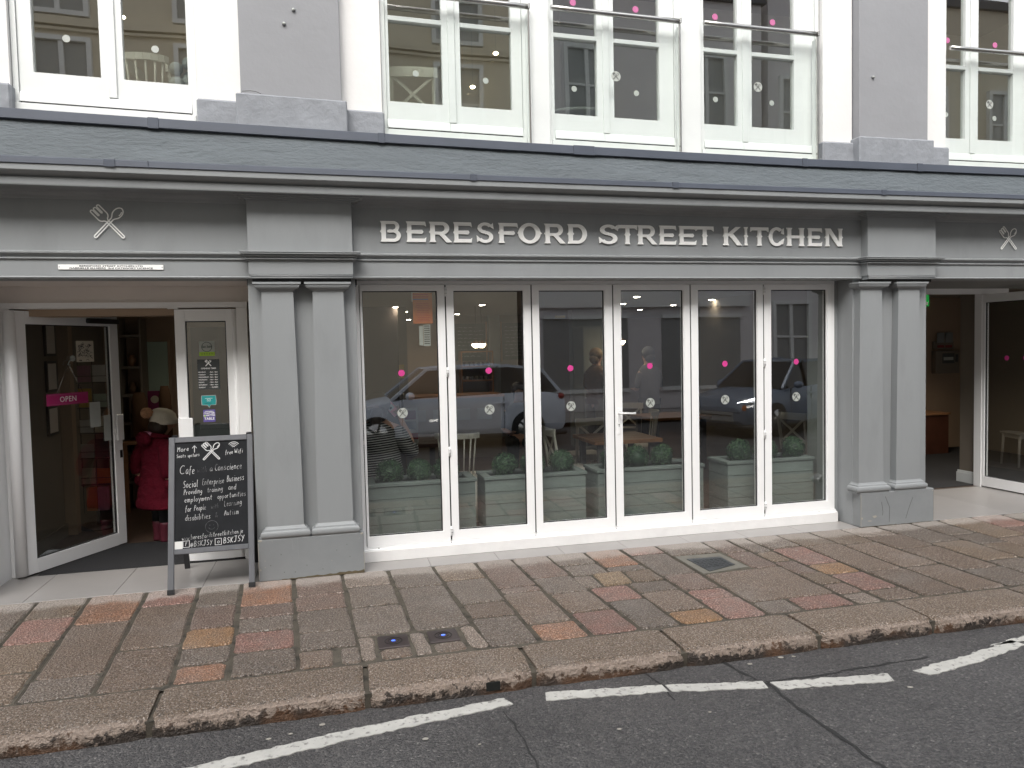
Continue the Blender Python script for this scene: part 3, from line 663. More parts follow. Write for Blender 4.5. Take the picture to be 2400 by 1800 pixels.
# porcelain tile threshold along the shopfront
thr = sheet('threshold', -3.2, 9.2, -.315, .98, -.004, 'tile_grout')
tx = [-3.05, -2.42, -1.82, -1.2, -.60]
for i in range(4):
    a, b = tx[i], tx[i+1]
    x1 = min(b, -.83)
    B('floor_tile', thr, ((a+.0015, -.315 if i else -.315, -.02), (x1-.0015, .40, 0), 'tile_porcelain'), c=.0015)
wx = [.013, .545, 1.117, 1.69, 2.262, 2.855, 3.425, 4.0, 4.598]
for i in range(8): B('floor_tile', thr, ((wx[i]+.0015, -.315, -.02), (wx[i+1]-.0015, -.045, 0), 'tile_porcelain'), c=.0015)
ex = [5.43, 6.4, 7.4, 8.4, 9.2]
for i in range(4): B('floor_tile', thr, ((ex[i]+.001, -.30, -.02), (ex[i+1]-.001, .93, 0), 'tile_porcelain'), c=.0015)
int_floor = MB(); int_floor.add([(-3.0, 1.30, -.002), (-.8, 1.30, -.002), (-.8, 13, -.002), (-3.0, 13, -.002)], [(0, 1, 2, 3)], 'floor_wood')
int_floor.add([(-.8, .05, .0), (5.43, .05, .0), (5.43, 13, .0), (-.8, 13, .0)], [(0, 1, 2, 3)], 'floor_wood')
int_floor.add([(5.43, .96, -.002), (9.9, .96, -.002), (9.9, 13, -.002), (5.43, 13, -.002)], [(0, 1, 2, 3)], 'floor_wood')
int_floor.build('interior_floor')['kind'] = 'structure'
sheet('upper_floor', -4, 9, -.05, 9, 3.31, 'floor_wood')
tag(B('doormat', None, ((-2.56, .40, -.004), (-.96, 1.30, .004), 'doormat')), 'large black doormat filling the cafe entrance behind the open glass door', 'doormat')
tag(B('doormat', None, ((5.9, 1.0, -.004), (9.8, 6.0, .004), 'doormat')), 'black matting on the floor inside the right hand side entrance', 'doormat')

# ================================================================== CAFE BUILDING
bld = empty('cafe_building', (2, 0, 0), 0, 'grey and white painted cafe building with classical pilasters and a folding glass shopfront', 'building')
def wz(x, z):
    d = max(0., 4-max(x, -3.5)); D = .0015*d*d+.0075*d
    K = ((2.6, 0), (2.93, .25), (3.09, .3), (3.31, 1), (4.4, 1.35))
    if z <= K[0][0]: f = 0
    elif z >= K[-1][0]: f = 1.35
    else:
        for (a, fa), (b, fb) in zip(K, K[1:]):
            if a <= z <= b: f = fa+(fb-fa)*(z-a)/(b-a)
    return z+D*f
def bp(mb, name, par=None):
    # the old front is not quite level: its upper courses rise a little towards the left
    mb.v = [(x-2, y, wz(x, z)) for x, y, z in mb.v]
    return mb.build(name, par or bld)
def bb_(name, *boxes, c=0.0):
    if name in ('room_wall', 'inner_wall', 'lobby_wall', 'white_wall', 'soffit', 'wall', 'skirting', 'inner_pier') and len(boxes) > 1:
        return [bb_(name, q, c=c) for q in boxes]
    mb = MB()
    for a, b, m in boxes: mb.box(a, b, m, c)
    return bp(mb, name)

# fascia and entablature -------------------------------------------------
FX0, FX1 = -6.0, 11.0
def fascia_seg(x0, x1):
    mb = MB()
    mb.profile([(-.26, 2.348), (-.26, 2.475), (-.275, 2.478), (-.275, 2.486), (-.262, 2.492), (-.268, 2.500), (-.285, 2.512), (-.292, 2.517), (-.292, 2.527), (-.275, 2.532), (-.262, 2.538), (-.26, 2.540), (-.26, 2.93), (-.05, 2.93), (-.05, 2.348)], x0, x1, 'paint_sage')
    mb.profile([(-.264, 2.336), (-.27, 2.345), (-.262, 2.354), (-.05, 2.354), (-.05, 2.336)], x0, x1, 'paint_sage_smooth')
    bp(mb, 'fascia')
for a, b in ((FX0, -.776), (-.006, 4.661), (5.409, FX1)): fascia_seg(a, b)
for bx0, bx1, cen in ((-.777, -.005, -.391), (4.660, 5.410, 5.035)):
    mb = MB(); mb.box((bx0, -.35, 2.36), (bx1, -.03, 2.462), 'paint_sage', .002); mb.box((bx0, -.35, 2.53), (bx1, -.03, 2.898), 'paint_sage', .002)
    bp(mb, 'entablature_block')
    mb = MB()   # moulding wraps the block
    for y, z0, z1, o in ((-.35, 2.462, 2.470, .006), (-.35, 2.470, 2.482, .024), (-.35, 2.482, 2.490, .012), (-.35, 2.490, 2.507, .032), (-.35, 2.507, 2.519, .055), (-.35, 2.519, 2.531, .060)):
        mb.box((bx0-o, y-o, z0), (bx1+o, -.04, z1-.0005), 'paint_sage', .003)
    bp(mb, 'moulding')
    mb = MB()
    for z0, z1, o in ((2.330, 2.342, .0), (2.345, 2.358, .004)):
        mb.tube([(bx0+.008, -.345-o, (z0+z1)/2), (bx1-.004, -.345-o, (z0+z1)/2)], .0068, 'paint_sage_smooth', 10)
    mb.box((bx0+.012, -.338, 2.328), (bx1-.008, -.05, 2.359), 'paint_sage')
    mb.box((bx0+.02, -.315, 2.302), (bx1-.016, -.05, 2.328), 'gap_dark')
    mb.box((bx0-.03, -.2, 2.29), (bx1+.03, -.05, 2.345), 'gap_dark')
    bp(mb, 'bed_moulding')
    # small cyma below the cornice
    mb = MB()
    for i in range(4):
        o = .010+.024*i; z = 2.896+.0095*i; mb.box((bx0-o, -.35-o, z), (bx1+o, -.1, z+.0098), 'paint_sage_smooth')
    bp(mb, 'moulding')
mb = MB()
mb.profile([(-.262, 2.885), (-.268, 2.89), (-.275, 2.905), (-.30, 2.921), (-.345, 2.932), (-.36, 2.933), (-.05, 2.933), (-.05, 2.885)], FX0, FX1, 'paint_sage')
bp(mb, 'cove')
mb = MB()
mb.profile([(-.05, 2.934), (-.49, 2.934), (-.495, 2.927), (-.502, 2.927), (-.505, 2.934), (-.505, 2.980), (-.49, 2.986), (-.503, 2.992), (-.53, 3.002), (-.552, 3.012), (-.558, 3.018), (-.558, 3.0555), (-.05, 3.0555)], FX0, FX1, 'paint_sage')
bp(mb, 'cornice')
def flash(name, y, z0, z1, seams, lip):
    mb = MB(); mb.profile([(y, z0), (y-.006, z0+.004), (y-.003, z1-.004), (y+.004, z1), (y+.12, z1+.006), (y+.12, z1-.004), (y+.012, z1-.010), (y+.01, z0)], FX0, FX1, 'lead_flashing')
    for sx, w in seams:
        mb.box((sx, y-.0095, z0-.003), (sx+w, y+.002, z1+.001), 'lead_flashing', .002)
        mb.box((sx-.0015, y-.0065, z0), (sx+.0005, y, z1-.002), 'seam_black')
    bp(mb, name)
flash('lower_flashing', -.562, 3.055, 3.100, [(-1.68, .07), (-1.40, .004), (.9, .05), (2.6, .06), (4.63, .05), (6.3, .06)], 0)
flash('upper_flashing', -.455, 3.305, 3.375, [(-1.41, .07), (.21, .05), (1.78, .18), (3.9, .05), (5.1, .06), (6.6, .05)], 0)
mb = MB()
rr = random.Random(5); nx, nz = 120, 10; V = []; F = []
for i in range(nx+1):
    for k in range(nz+1):
        t = k/nz; V.append((FX0+(FX1-FX0)*i/nx, -.53+.10*t+.0035*math.sin(i*.9+k)*math.sin(i*.23)+rr.uniform(-.002, .002), 3.100+.215*t))
for i in range(nx):
    for k in range(nz): F.append((i*(nz+1)+k, (i+1)*(nz+1)+k, (i+1)*(nz+1)+k+1, i*(nz+1)+k+1))
mb.add(V, F, 'render_band', True); bp(mb, 'render_band')
bb_('slab', ((FX0, -.36, 3.11), (FX1, .2, 3.30), 'wall_upper_room'))
bb_('fascia_core', ((FX0, -.18, 2.36), (FX1, .02, 3.02), 'gap_dark'))

# ground floor piers ------------------------------------------------------
for (p0, p1, b0, b1, cs, side) in ((-.789, .013, -.800, .012, (-.579, -.201), 0), (4.600, 5.422, 4.597, 5.425, (4.737, 5.155), 1)):
    bb_('pier_wall', ((b0, -.22, 0), (b1, .06 if not side else .42, 2.335), 'paint_sage'), c=.002)
    mb = MB(); mb.box((p0, -.33, 0), (p1, -.2, .323), 'paint_pedestal', .004); bp(mb, 'pedestal')
    for c in cs:
        mb = MB(); n = 14
        for i in range(n):       # tapered shaft with a little entasis
            t0, t1 = i/n, (i+1)/n
            w0, w1 = [.1365-.0205*(t**1.5) for t in (t0, t1)]; z0, z1 = .415+1.825*t0, .415+1.825*t1
            V = [(c-w0, -.302, z0), (c+w0, -.302, z0), (c+w1, -.302, z1), (c-w1, -.302, z1), (c-w0, -.2, z0), (c+w0, -.2, z0), (c+w1, -.2, z1), (c-w1, -.2, z1)]
            mb.add(V, [(0, 1, 2, 3), (0, 3, 7, 4), (1, 5, 6, 2)], 'paint_sage')
        bp(mb, 'pilaster_shaft')
        mb = MB()                # base: torus, fillet, apophyge
        for z0, z1, o in ((.323, .333, .050),): mb.box((c-.1365-o+.006, -.302-o*.5, z0), (c+.1365+o-.006, -.2, z1), 'paint_sage')
        rings = []
        for i in range(9):
            a = R(-90+180*i/8); rings.append((.1365+.030+.020*math.cos(a), .028+.012*math.cos(a), .358+.025*math.sin(a)))
        rings += [(.1365+.026, .022, .386), (.1365+.024, .02, .396), (.1365+.010, .009, .406), (.1365+.003, .002, .418)]
        V = []; F = []
        for (hw, pr, z) in rings: V += [(c-hw, -.2, z), (c-hw, -.302-pr, z), (c+hw, -.302-pr, z), (c+hw, -.2, z)]
        for i in range(len(rings)-1):
            for k in range(3): F.append((i*4+k, i*4+k+1, (i+1)*4+k+1, (i+1)*4+k))
        mb.add(V, F, 'paint_sage', False); bp(mb, 'pilaster_base')
        mb = MB()                # capital: necking, ovolo, abacus
        rings = [(.116, 0, 2.236), (.128, .008, 2.240), (.128, .008, 2.246), (.133, .014, 2.250)]
        for i in range(6):
            a = R(90*i/5); rings.append((.133+.033*math.sin(a), .014+.026*math.sin(a), 2.250+.030*(1-math.cos(a))))
        rings += [(.167, .04, 2.284), (.176, .048, 2.287), (.176, .048, 2.303), (.16, .03, 2.304)]
        V = []; F = []
        for (hw, pr, z) in rings: V += [(c-hw, -.2, z), (c-hw, -.302-pr, z), (c+hw, -.302-pr, z), (c+hw, -.2, z)]
        for i in range(len(rings)-1):
            for k in range(3): F.append((i*4+k, i*4+k+1, (i+1)*4+k+1, (i+1)*4+k))
        F.append((len(V)-4, len(V)-3, len(V)-2, len(V)-1)); mb.add(V, F, 'paint_sage'); bp(mb, 'pilaster_capital')
# chipped paint and rubbed corners on the pedestals
mb = MB(); rr = random.Random(11)
def chip(x, z, r, y=-.3315, sq=1., m='gum'):
    pts = [(x+r*sq*rr.uniform(.6, 1.1)*math.cos(2*math.pi*k/8), z+r*rr.uniform(.5, 1.1)*math.sin(2*math.pi*k/8)) for k in range(8)]; mb.poly(pts, y, .001, m)
for x, z, r, sq in ((4.615, .085, .014, .8), (4.75, .095, .016, 1.6), (4.70, .055, .006, 5), (5.405, .30, .006, 1), (5.33, .325, .006, 1.5), (4.607, .20, .004, .6), (-.77, .318, .010, 2.2), (-.005, .318, .010, 1.5), (-.775, .09, .010, 1.0), (-.74, .16, .004, 1), (-.74, .11, .004, 1), (-.24, .12, .004, 1.2)):
    chip(x, z, r, sq=sq)
for x0 in (4.6005,): mb.box((x0, -.3325, .01), (x0+.004, -.3302, .31), 'gum')
mb.box((5.417, -.3325, .01), (5.421, -.3302, .30), 'gum'); mb.box((-.7885, -.3325, .02), (-.784, -.3302, .30), 'gum')
mb.box((.009, -.3325, .02), (.0125, -.3302, .17), 'gum')
for pts in ([(4.83, .23), (4.845, .13), (4.84, .10)], [(4.87, .28), (4.92, .17), (4.915, .03)], [(5.18, .25), (5.14, .16), (5.10, .05)], [(-.56, .335), (-.535, .31), (-.53, .23)], [(-.495, .32), (-.492, .2), (-.488, .12)]):
    mb.stroke(pts, .0032, -.3312, 'paint_sage' if pts[0][0] < 0 else 'frost_dark', .0008)
for (xa, xb, hh) in ((-.62, .01, .028), (4.62, 5.0, .008), (5.05, 5.4, .006)):      # mud splashed up the foot of the pedestals
    n_ = 26; top = [(xa+(xb-xa)*k/n_, hh*(.25+.75*(k/n_ if xa < 0 else .5))*rr.uniform(.6, 1.15)) for k in range(n_+1)]; mb.poly([(xa, .001)]+top+[(xb, .001)], -.3308, .0006, 'mud')
for x, z in ((-.31, .06), (-.52, .055), (-.60, .06), (-.43, .10), (-.7, .12), (-.2, .2), (-.1, .14), (-.12, .24), (-.62, .2)): chip(x, z, .004, m='frost_dark')
g_ = bp(mb, 'worn_paint'); g_['kind'] = 'stuff'

# bifold shopfront ----------------------------------------------------------
HW, Z0, Z1 = .757, .118, 2.310
mb = MB()       # outer frame and sill
mb.box((.014, -.012, .06), (.046, .07, 2.338), 'white_upvc'); mb.box((4.524, -.012, .06), (4.557, .07, 2.338), 'white_upvc')
mb.box((.014, -.014, 2.312), (4.557, .072, 2.340), 'white_upvc')
mb.box((4.557, -.005, .0), (4.60, .07, 2.338), 'paint_sage')
bp(mb, 'window_frame')
mb = MB()
mb.box((.016, -.060, 0), (4.562, .05, .092), 'white_sill', .003); mb.profile([(-.05, .092), (-.052, .098), (-.03, .104), (-.01, .110), (.06, .110), (.06, .092)], .016, 4.562, 'white_upvc')
mb.box((.016, -.028, .106), (4.56, .0, .118), 'white_upvc')
bp(mb, 'window_sill')
for x in (.145, .760, 1.512, 2.268, 3.022, 3.775, 4.37):
    mb = MB(); mb.disc(x, .107, .0045, -.0305, 'seam_black', 10); bp(mb, 'drain_hole')
gaps = [.046, .7625, 1.517, 2.272, 3.030, 3.785, 4.524]
gl = [(.066, .698), (.829, 1.449), (1.583, 2.197), (2.348, 2.966), (3.106, 3.722), (3.864, 4.474)]
for i in range(6):
    x0, x1 = gaps[i]+.006, gaps[i+1]-.006; a, b = gl[i]; zc0, zc1 = .205, 2.258
    d = empty('bifold_door', (x0, 0, 0)); d.parent = bld; d.location = (x0-2, 0, 0)
    mb = MB(); y0, y1 = -.02, .055
    for q in (((0, y0, .12), (a-x0, y1, 2.31)), ((b-x0, y0, .12), (x1-x0, y1, 2.31)), ((a-x0, y0, .12), (b-x0, y1, zc0)), ((a-x0, y0, zc1), (b-x0, y1, 2.31))): mb.box(q[0], q[1], 'white_upvc', 0)
    for (px, sgn) in ((a-x0, 1), (b-x0, -1)):     # glazing beads
        mb.box((px, -.012, zc0), (px+sgn*.005, .03, zc1), 'white_upvc')
    mb.build('door_frame', d)
    mb = MB(); mb.box((a-x0, .002, zc0), (a-x0+.009, .012, zc1), 'black_plastic'); mb.box((b-x0-.014, .002, zc0), (b-x0, .012, zc1), 'black_plastic')
    mb.box((a-x0+.007, .002, zc0), (b-x0-.007, .012, zc0+.008), 'black_plastic'); mb.box((a-x0+.007, .002, zc1-.008), (b-x0-.007, .012, zc1), 'black_plastic')
    mb.build('gasket', d)
    mb = MB(); mb.add([(a-x0+.003, .008, zc0+.003), (b-x0-.003, .008, zc0+.003), (b-x0-.003, .008, zc1-.003), (a-x0+.003, .008, zc1-.003)], [(0, 1, 2, 3)], 'shop_glass'); mb.build('pane', d)
    dx = [.378, 1.129, 1.871, 2.633, 3.391, 4.149][i]-x0
    mb = MB(); mb.disc(dx, 1.571, .0275, .006, 'pink', 24, .0008); mb.build('pink_dot', d)
    mb = MB(); mb.disc(dx, 1.233, .043, .0065, 'frost', 28, .0005); emblem(mb, dx, 1.233, .058, .0032, .005, 'frost_dark'); mb.build('round_sticker', d)
    if i in (0, 4):
        mb = MB(); cx = [.643, 0, 0, 0, 3.655][i]-x0
        text_into(mb, 'WARNING', .016, cx, 1.124, .0062, 'white_paper', 'CENTER', bold=.0008); mb.build('warning_word', d); mb = MB()
        mb.box((cx-.04, .006, 1.146), (cx-.005, .0064, 1.151), 'white_paper'); mb.box((cx-.04, .006, 1.154), (cx-.008, .0064, 1.157), 'white_paper'); mb.box((cx-.04, .006, 1.161), (cx, .0064, 1.166), 'white_paper')
        mb.poly([(cx+.0, 1.150), (cx+.035, 1.163), (cx+.03, 1.172), (cx-.004, 1.160)], .006, .0004, 'white_paper'); mb.poly([(cx+.018, 1.146), (cx+.028, 1.146), (cx+.026, 1.158), (cx+.018, 1.156)], .0062, .0004, 'white_paper')
        mb.build('camera_sticker', d)['kind'] = 'stuff'
    if i == 3:
        mb = MB(); mb.box((.022, -.028, .965), (.045, -.018, 1.20), 'white_upvc', .003); mb.tube([(.033, -.028, 1.155), (.033, -.07, 1.155), (.045, -.078, 1.155), (.175, -.078, 1.15)], .009, 'white_upvc', 8)
        mb.disc(.0335, 1.05, .006, -.0285, 'seam_black', 10); mb.box((.0315, -.0285, 1.03), (.0355, -.028, 1.05), 'seam_black'); mb.build('handle', d)
    if i in (1, 5):
        for zz in (2.25, 1.57, .89, .205):
            mb = MB(); mb.tube([(-.003, -.026, zz-.04), (-.003, -.026, zz+.04)], .009, 'white_upvc', 8)
            for q in (-.014, .014): mb.box((-.0125, -.0365, zz+q-.001), (.0065, -.02, zz+q+.001), 'frost_dark')
            mb.build('hinge', d)
    if i in (2, 4): pass
for g in gaps[1:6]:
    mb = MB(); mb.box((g-.0055, -.014, .13), (g+.0055, .05, 2.305), 'seam_black'); bp(mb, 'door_gap')
# soffit over the shopfront and the entrances
bb_('soffit', ((-2.86, -.25, 2.337), (-.80, .46, 2.352), 'soffit_beige'), ((.012, -.24, 2.3405), (4.6, .05, 2.354), 'paint_sage'), ((5.42, -.25, 2.337), (9.8, .95, 2.352), 'soffit_dark'))

# left entrance ----------------------------------------------------------
bb_('entrance_head', ((-2.86, .432, 2.205), (-.80, .52, 2.337), 'soffit_beige'))  # white panel; its shade and warm interior light are put into the beige
mb = MB(); mb.box((-2.745, .40, 2.158), (-.875, .52, 2.204), 'white_upvc'); mb.box((-2.745, .40, -.002), (-2.665, .50, 2.158), 'white_upvc', .003); mb.box((-2.70, .385, -.002), (-2.688, .41, 2.158), 'white_upvc'); mb.box((-.965, .40, -.002), (-.875, .50, 2.158), 'white_upvc', .003)
mb.box((-1.50, .385, 2.148), (-1.42, .43, 2.163), 'white_upvc')
mb.box((-2.745, .50, 2.10), (-.875, .70, 2.2), 'wall_warm')
bp(mb, 'entrance_frame')
bb_('entrance_reveal', ((-2.87, -.26, 0), (-2.75, .46, 2.337), 'white_upvc'), ((-2.752, -.03, .0), (-2.744, .44, 2.337), 'white_upvc'))
bb_('pier_wall', ((-3.9, -.30, 0), (-2.87, .3, 2.335), 'paint_sage'))
# open leaf: hinged at the left jamb, swung inwards
def make_leaf(name, wid, z0, z1, stile, top, bottom, gm, parent, loc, rz, th=.06):
    e = empty(name, loc, rz); e.parent = parent
    mb = MB(); mb.box((0, 0, z0), (stile, th, z1), 'white_upvc', .003); mb.box((wid-stile, 0, z0), (wid, th, z1), 'white_upvc', .003)
    mb.box((stile, 0, z0), (wid-stile, th, bottom), 'white_upvc'); mb.box((stile, 0, top), (wid-stile, th, z1), 'white_upvc'); mb.build('door_frame', e)
    mb = MB(); a, b = stile, wid-stile
    for q in (((a, .012, bottom), (a+.008, .03, top)), ((b-.008, .012, bottom), (b, .03, top)), ((a, .012, bottom), (b, .03, bottom+.008)), ((a, .012, top-.008), (b, .03, top))): mb.box(q[0], q[1], 'black_plastic')
    mb.build('gasket', e)
    mb = MB(); mb.add([(a+.004, .02, bottom+.004), (b-.004, .02, bottom+.004), (b-.004, .02, top-.004), (a+.004, .02, top-.004)], [(0, 1, 2, 3)], gm); mb.build('pane', e)
    return e
leafL = make_leaf('entrance_door', 1.069, .012, 2.145, .10, 2.04, .125, 'shop_glass', bld, (-2.625-2, .35+.03, 0), math.atan2(.94, .51))
B('door_closer', leafL, ((.70, -.035, 2.062), (1.06, .0, 2.105), 'black_plastic'), c=.008)
mb = MB(); mb.box((.995, -.02, .985), (1.072, -.002, 1.225), 'white_upvc', .004); mb.box((1.03, -.002, .82), (1.06, -.0005, .89), 'black_plastic'); mb.build('push_plate', leafL)
mb = MB(); mb.tube([(-.03, .02, .02), (-.03, .02, 2.14)], .045, 'white_upvc', 12); mb.build('hinge_post', leafL)
# closed leaf
leafR = make_leaf('entrance_door', .485, .012, 2.145, .082, 2.045, .10, 'shop_glass', bld, (-1.455-2, .42, 0), 0)
mb = MB(); mb.box((.0, -.02, 1.05), (.115, -.001, 1.232), 'white_upvc', .004); mb.build('push_plate', leafR)
mb = MB(); mb.tube([(.475, -.002, .02), (.475, -.002, 2.14)], .022, 'white_upvc', 10); mb.build('hinge_post', leafR)
B('letter_panel', leafR, ((.082, .0205, .70), (.403, .0215, 1.17), 'slate_film'))

# right entrance -----------------------------------------------------------
mb = MB(); mb.box((5.42, .90, 2.276), (7.62, 1.0, 2.358), 'white_upvc'); mb.box((7.235, .90, 0), (7.30, 1.0, 2.28), 'white_upvc'); bp(mb, 'entrance_frame')
leafS = make_leaf('entrance_door', 1.02, .016, 2.268, .04, 2.172, .13, 'shop_glass', bld, (7.243-2, .904, 0), math.atan2(-.545, .026))
for s_, z_ in ((.304, 1.527), (.53, 1.527), (.80, 1.527)):
    mb = MB(); mb.disc(s_, z_, .028, .018, 'pink', 24, .0008); mb.build('pink_dot', leafS)
bb_('side_door_reveal', ((5.42, -.2, 0), (5.44, .92, 2.34), 'paint_sage'))
bb_('wall', ((9.0, .9, 0), (9.9, 1.1, 2.34), 'white_render'), ((9.8, -.26, 0), (11, .9, 2.34), 'paint_sage'))
# ================================================================== UPPER STOREY
def wbox(mb, a, b, m, c=0.):
    """box cut into short lengths so it can follow the slightly rising courses"""
    x0, x1 = a[0], b[0]; k = max(1, int((x1-x0)/.6))
    for j in range(k):
        mb.box((x0+(x1-x0)*j/k, a[1], a[2]), (x0+(x1-x0)*(j+1)/k, b[1], b[2]), m, c)
def ub(name, *boxes, c=0.):
    mb = MB()
    for a, b, m in boxes: wbox(mb, a, b, m, c)
    return bp(mb, name)
TOPZ = 5.75
for (a, b) in ((-2.9, -2.34), (-1.103, -.775), (-.06, .262), (4.252, 4.56), (5.31, 5.598), (6.62, 7.0)):
    ub('white_wall', ((a, -.26, 3.55), (b, 0, TOPZ), 'white_render'))
ub('white_wall', ((-4.0, -.26, TOPZ), (9.5, 0, 7.2), 'white_render'))
for (a, b) in ((1.478, 1.648), (2.842, 3.028)):
    mb = MB(); mb.box((a, -.262, 3.36), (b, 0, TOPZ), 'white_timber', .003); mb.box((a-.012, -.245, 3.36), (a, 0, TOPZ), 'white_timber'); mb.box((a-.022, -.235, 3.36), (a-.012, 0, TOPZ), 'white_timber'); mb.box((b, -.245, 3.36), (b+.014, 0, TOPZ), 'white_timber'); bp(mb, 'mullion')
for (a, b, p0, p1) in ((-.785, -.050, -.818, -.012), (4.57, 5.315, 4.545, 5.358)):
    ub('upper_pilaster', ((a, -.35, 3.6), (b, -.02, 7.2), 'upper_grey'), c=.004)
    ub('upper_plinth', ((p0, -.385, 3.372), (p1, -.1, 3.618), 'plinth_grey'), c=.008)
for (a, b) in ((-2.9, -2.325), (-1.105, -.79), (-.03, .277), (4.228, 4.58), (5.34, 5.615), (6.6, 7.0)):
    mb = MB(); mb.box((a, -.30, 3.372), (b, -.05, 3.585), 'plinth_grey', .014); bp(mb, 'upper_plinth')
mb = MB()
for x, z in ((-.384, 4.26), (-.457, 4.152), (4.709, 4.165)):
    mb.tube([(x, -.352, z), (x, -.362, z)], .014, 'upper_grey', 10); mb.ball((x, -.362, z), .011, 'frost', 8)
bp(mb, 'wall_bolt')
mb = MB()
mb.stroke([(-.775, 3.64), (-.72, 3.648), (-.68, 3.646), (-.64, 3.632)], .003, -.351, 'seam_black', .0005); bp(mb, 'plaster_crack')

def up_window(x0, x1, leaves, zbar, rail=None, dots=(), logo=None, pinks=()):
    cx = (x0+x1)/2; L0 = (cx-2, -.22, 3.45); e = empty('upper_window', L0); e.parent = bld
    def fin(mb, name, par=e):
        mb.v = [(x-cx, y+.22, wz(x, z)-3.45) for x, y, z in mb.v]; return mb.build(name, par)
    mb = MB(); fb = 3.50
    mb.box((x0, -.22, 3.37), (x0+.035, -.1, TOPZ), 'white_timber'); mb.box((x1-.035, -.22, 3.37), (x1, -.1, TOPZ), 'white_timber')
    mb.box((x0, -.245, 3.372), (x1, -.1, 3.415), 'white_timber', .003); mb.box((x0+.01, -.232, 3.417), (x1-.01, -.1, 3.478), 'white_timber', .003)
    fin(mb, 'frame')
    n = len(leaves); edge = [x0+.037]+[(leaves[i][1]+leaves[i+1][0])/2-.02 for i in range(n-1)]+[x1-.037]
    for i, (a, b) in enumerate(leaves):
        l, r = edge[i]+.001, edge[i+1]-.001; y0, y1 = -.205, -.15
        mb = MB()
        mb.box((l, y0, fb), (a, y1, TOPZ-.06), 'white_timber'); mb.box((b, y0, fb), (r, y1, TOPZ-.06), 'white_timber')
        mb.box((a, y0, fb), (b, y1, 3.70), 'white_timber'); mb.box((a, y0, TOPZ-.15), (b, y1, TOPZ-.06), 'white_timber')
        mb.profile([(y0, fb+.06), (y0-.012, fb+.052), (y0-.022, fb-.002), (y0-.022, fb-.012), (y0, fb-.012)], l, r, 'white_timber')
        if i: mb.box((l-.008, y0-.014, fb+.06), (l+.05, y0-.0005, TOPZ-.06), 'white_timber', .003)
        fin(mb, 'casement')
        mb = MB(); mb.box((a, y0-.004, zbar-.02), (b, y1, zbar+.018), 'white_timber', .004); mb.box((a, y0+.012, 5.1), (b, y1, 5.135), 'white_timber', .004)
        fin(mb, 'glazing_bar')
        for (z0, z1) in ((3.70, zbar-.02), (zbar+.018, 5.1), (5.135, TOPZ-.15)):
            mb = MB(); mb.add([(a, -.175, z0), (b, -.175, z0), (b, -.175, z1), (a, -.175, z1)], [(0, 1, 2, 3)], 'upper_glass'); fin(mb, 'pane')
    for (x, z, r) in dots:
        mb = MB(); mb.disc(x, z, r, -.179, 'frost', 20); fin(mb, 'grey_dot')
    for (x, z) in pinks:
        mb = MB(); mb.disc(x, z, .028, -.179, 'pink_faint', 20); fin(mb, 'pink_dot')
    mb = MB(); mb.box((x0+.045, -.228, 3.478), (x1-.045, -.16, 3.489), 'seam_black'); fin(mb, 'gap')
    if rail:
        ra, rb_, rz = rail
        mb = MB(); mb.tube([(ra+(rb_-ra)*j/6, -.315, wz(ra+(rb_-ra)*j/6, rz)-wz(ra+(rb_-ra)*j/6, rz)+rz) for j in range(7)], .021, 'steel', 12); mb.box((rb_-.012, -.338, rz-.022), (rb_+.004, -.292, rz+.022), 'steel', .004); fin(mb, 'handrail')
        mb = MB(); mb.add([(ra, -.311, 3.415), (rb_-.012, -.311, 3.415), (rb_-.012, -.311, rz-.012), (ra, -.311, rz-.012)], [(0, 1, 2, 3)], 'rail_glass'); fin(mb, 'glass_panel')
        mb = MB(); mb.box((rb_-.014, -.322, 3.40), (rb_-.002, -.300, rz-.014), 'steel'); mb.box((rb_-.003, -.30, 3.40), (rb_+.014, -.23, rz-.03), 'white_timber'); fin(mb, 'rail_post')
        if logo:
            mb = MB(); mb.disc(logo[0], logo[1], .042, -.3205, 'frost', 24, .0005); emblem(mb, logo[0], logo[1], .055, .003, -.322, 'frost_dark'); fin(mb, 'round_sticker')
    return e
ZB = 4.345
up_window(-2.335, -1.110, [(-2.205, -1.765), (-1.612, -1.170)], 4.50, None, [(-1.99, 3.96, .026), (-1.395, 3.945, .026)])
up_window(.268, 1.462, [(.330, .757), (.908, 1.336)], ZB, (.28, 1.467, 4.50), [(.545, 3.94, .024), (1.122, 3.93, .024)])
up_window(1.665, 2.835, [(1.670, 2.088), (2.240, 2.662)], ZB, (1.655, 2.812, 4.515), [(1.89, 3.925, .024), (2.457, 3.93, .024)], (2.213, 4.005), [(1.891, 4.64), (2.46, 4.64)])
up_window(3.045, 4.238, [(3.052, 3.418), (3.560, 3.992)], ZB, (3.035, 4.165, 4.525), [(3.215, 3.93, .024), (3.78, 3.935, .024)], (3.552, 4.015), [(3.217, 4.65), (3.792, 4.655)])
up_window(5.605, 6.640, [(5.62, 5.880), (6.030, 6.450)], 4.38, (5.60, 6.60, 4.51), [(5.684, 3.932, .024), (6.256, 3.925, .024)], (6.050, 4.005), [(5.694, 4.64), (6.256, 4.635)])
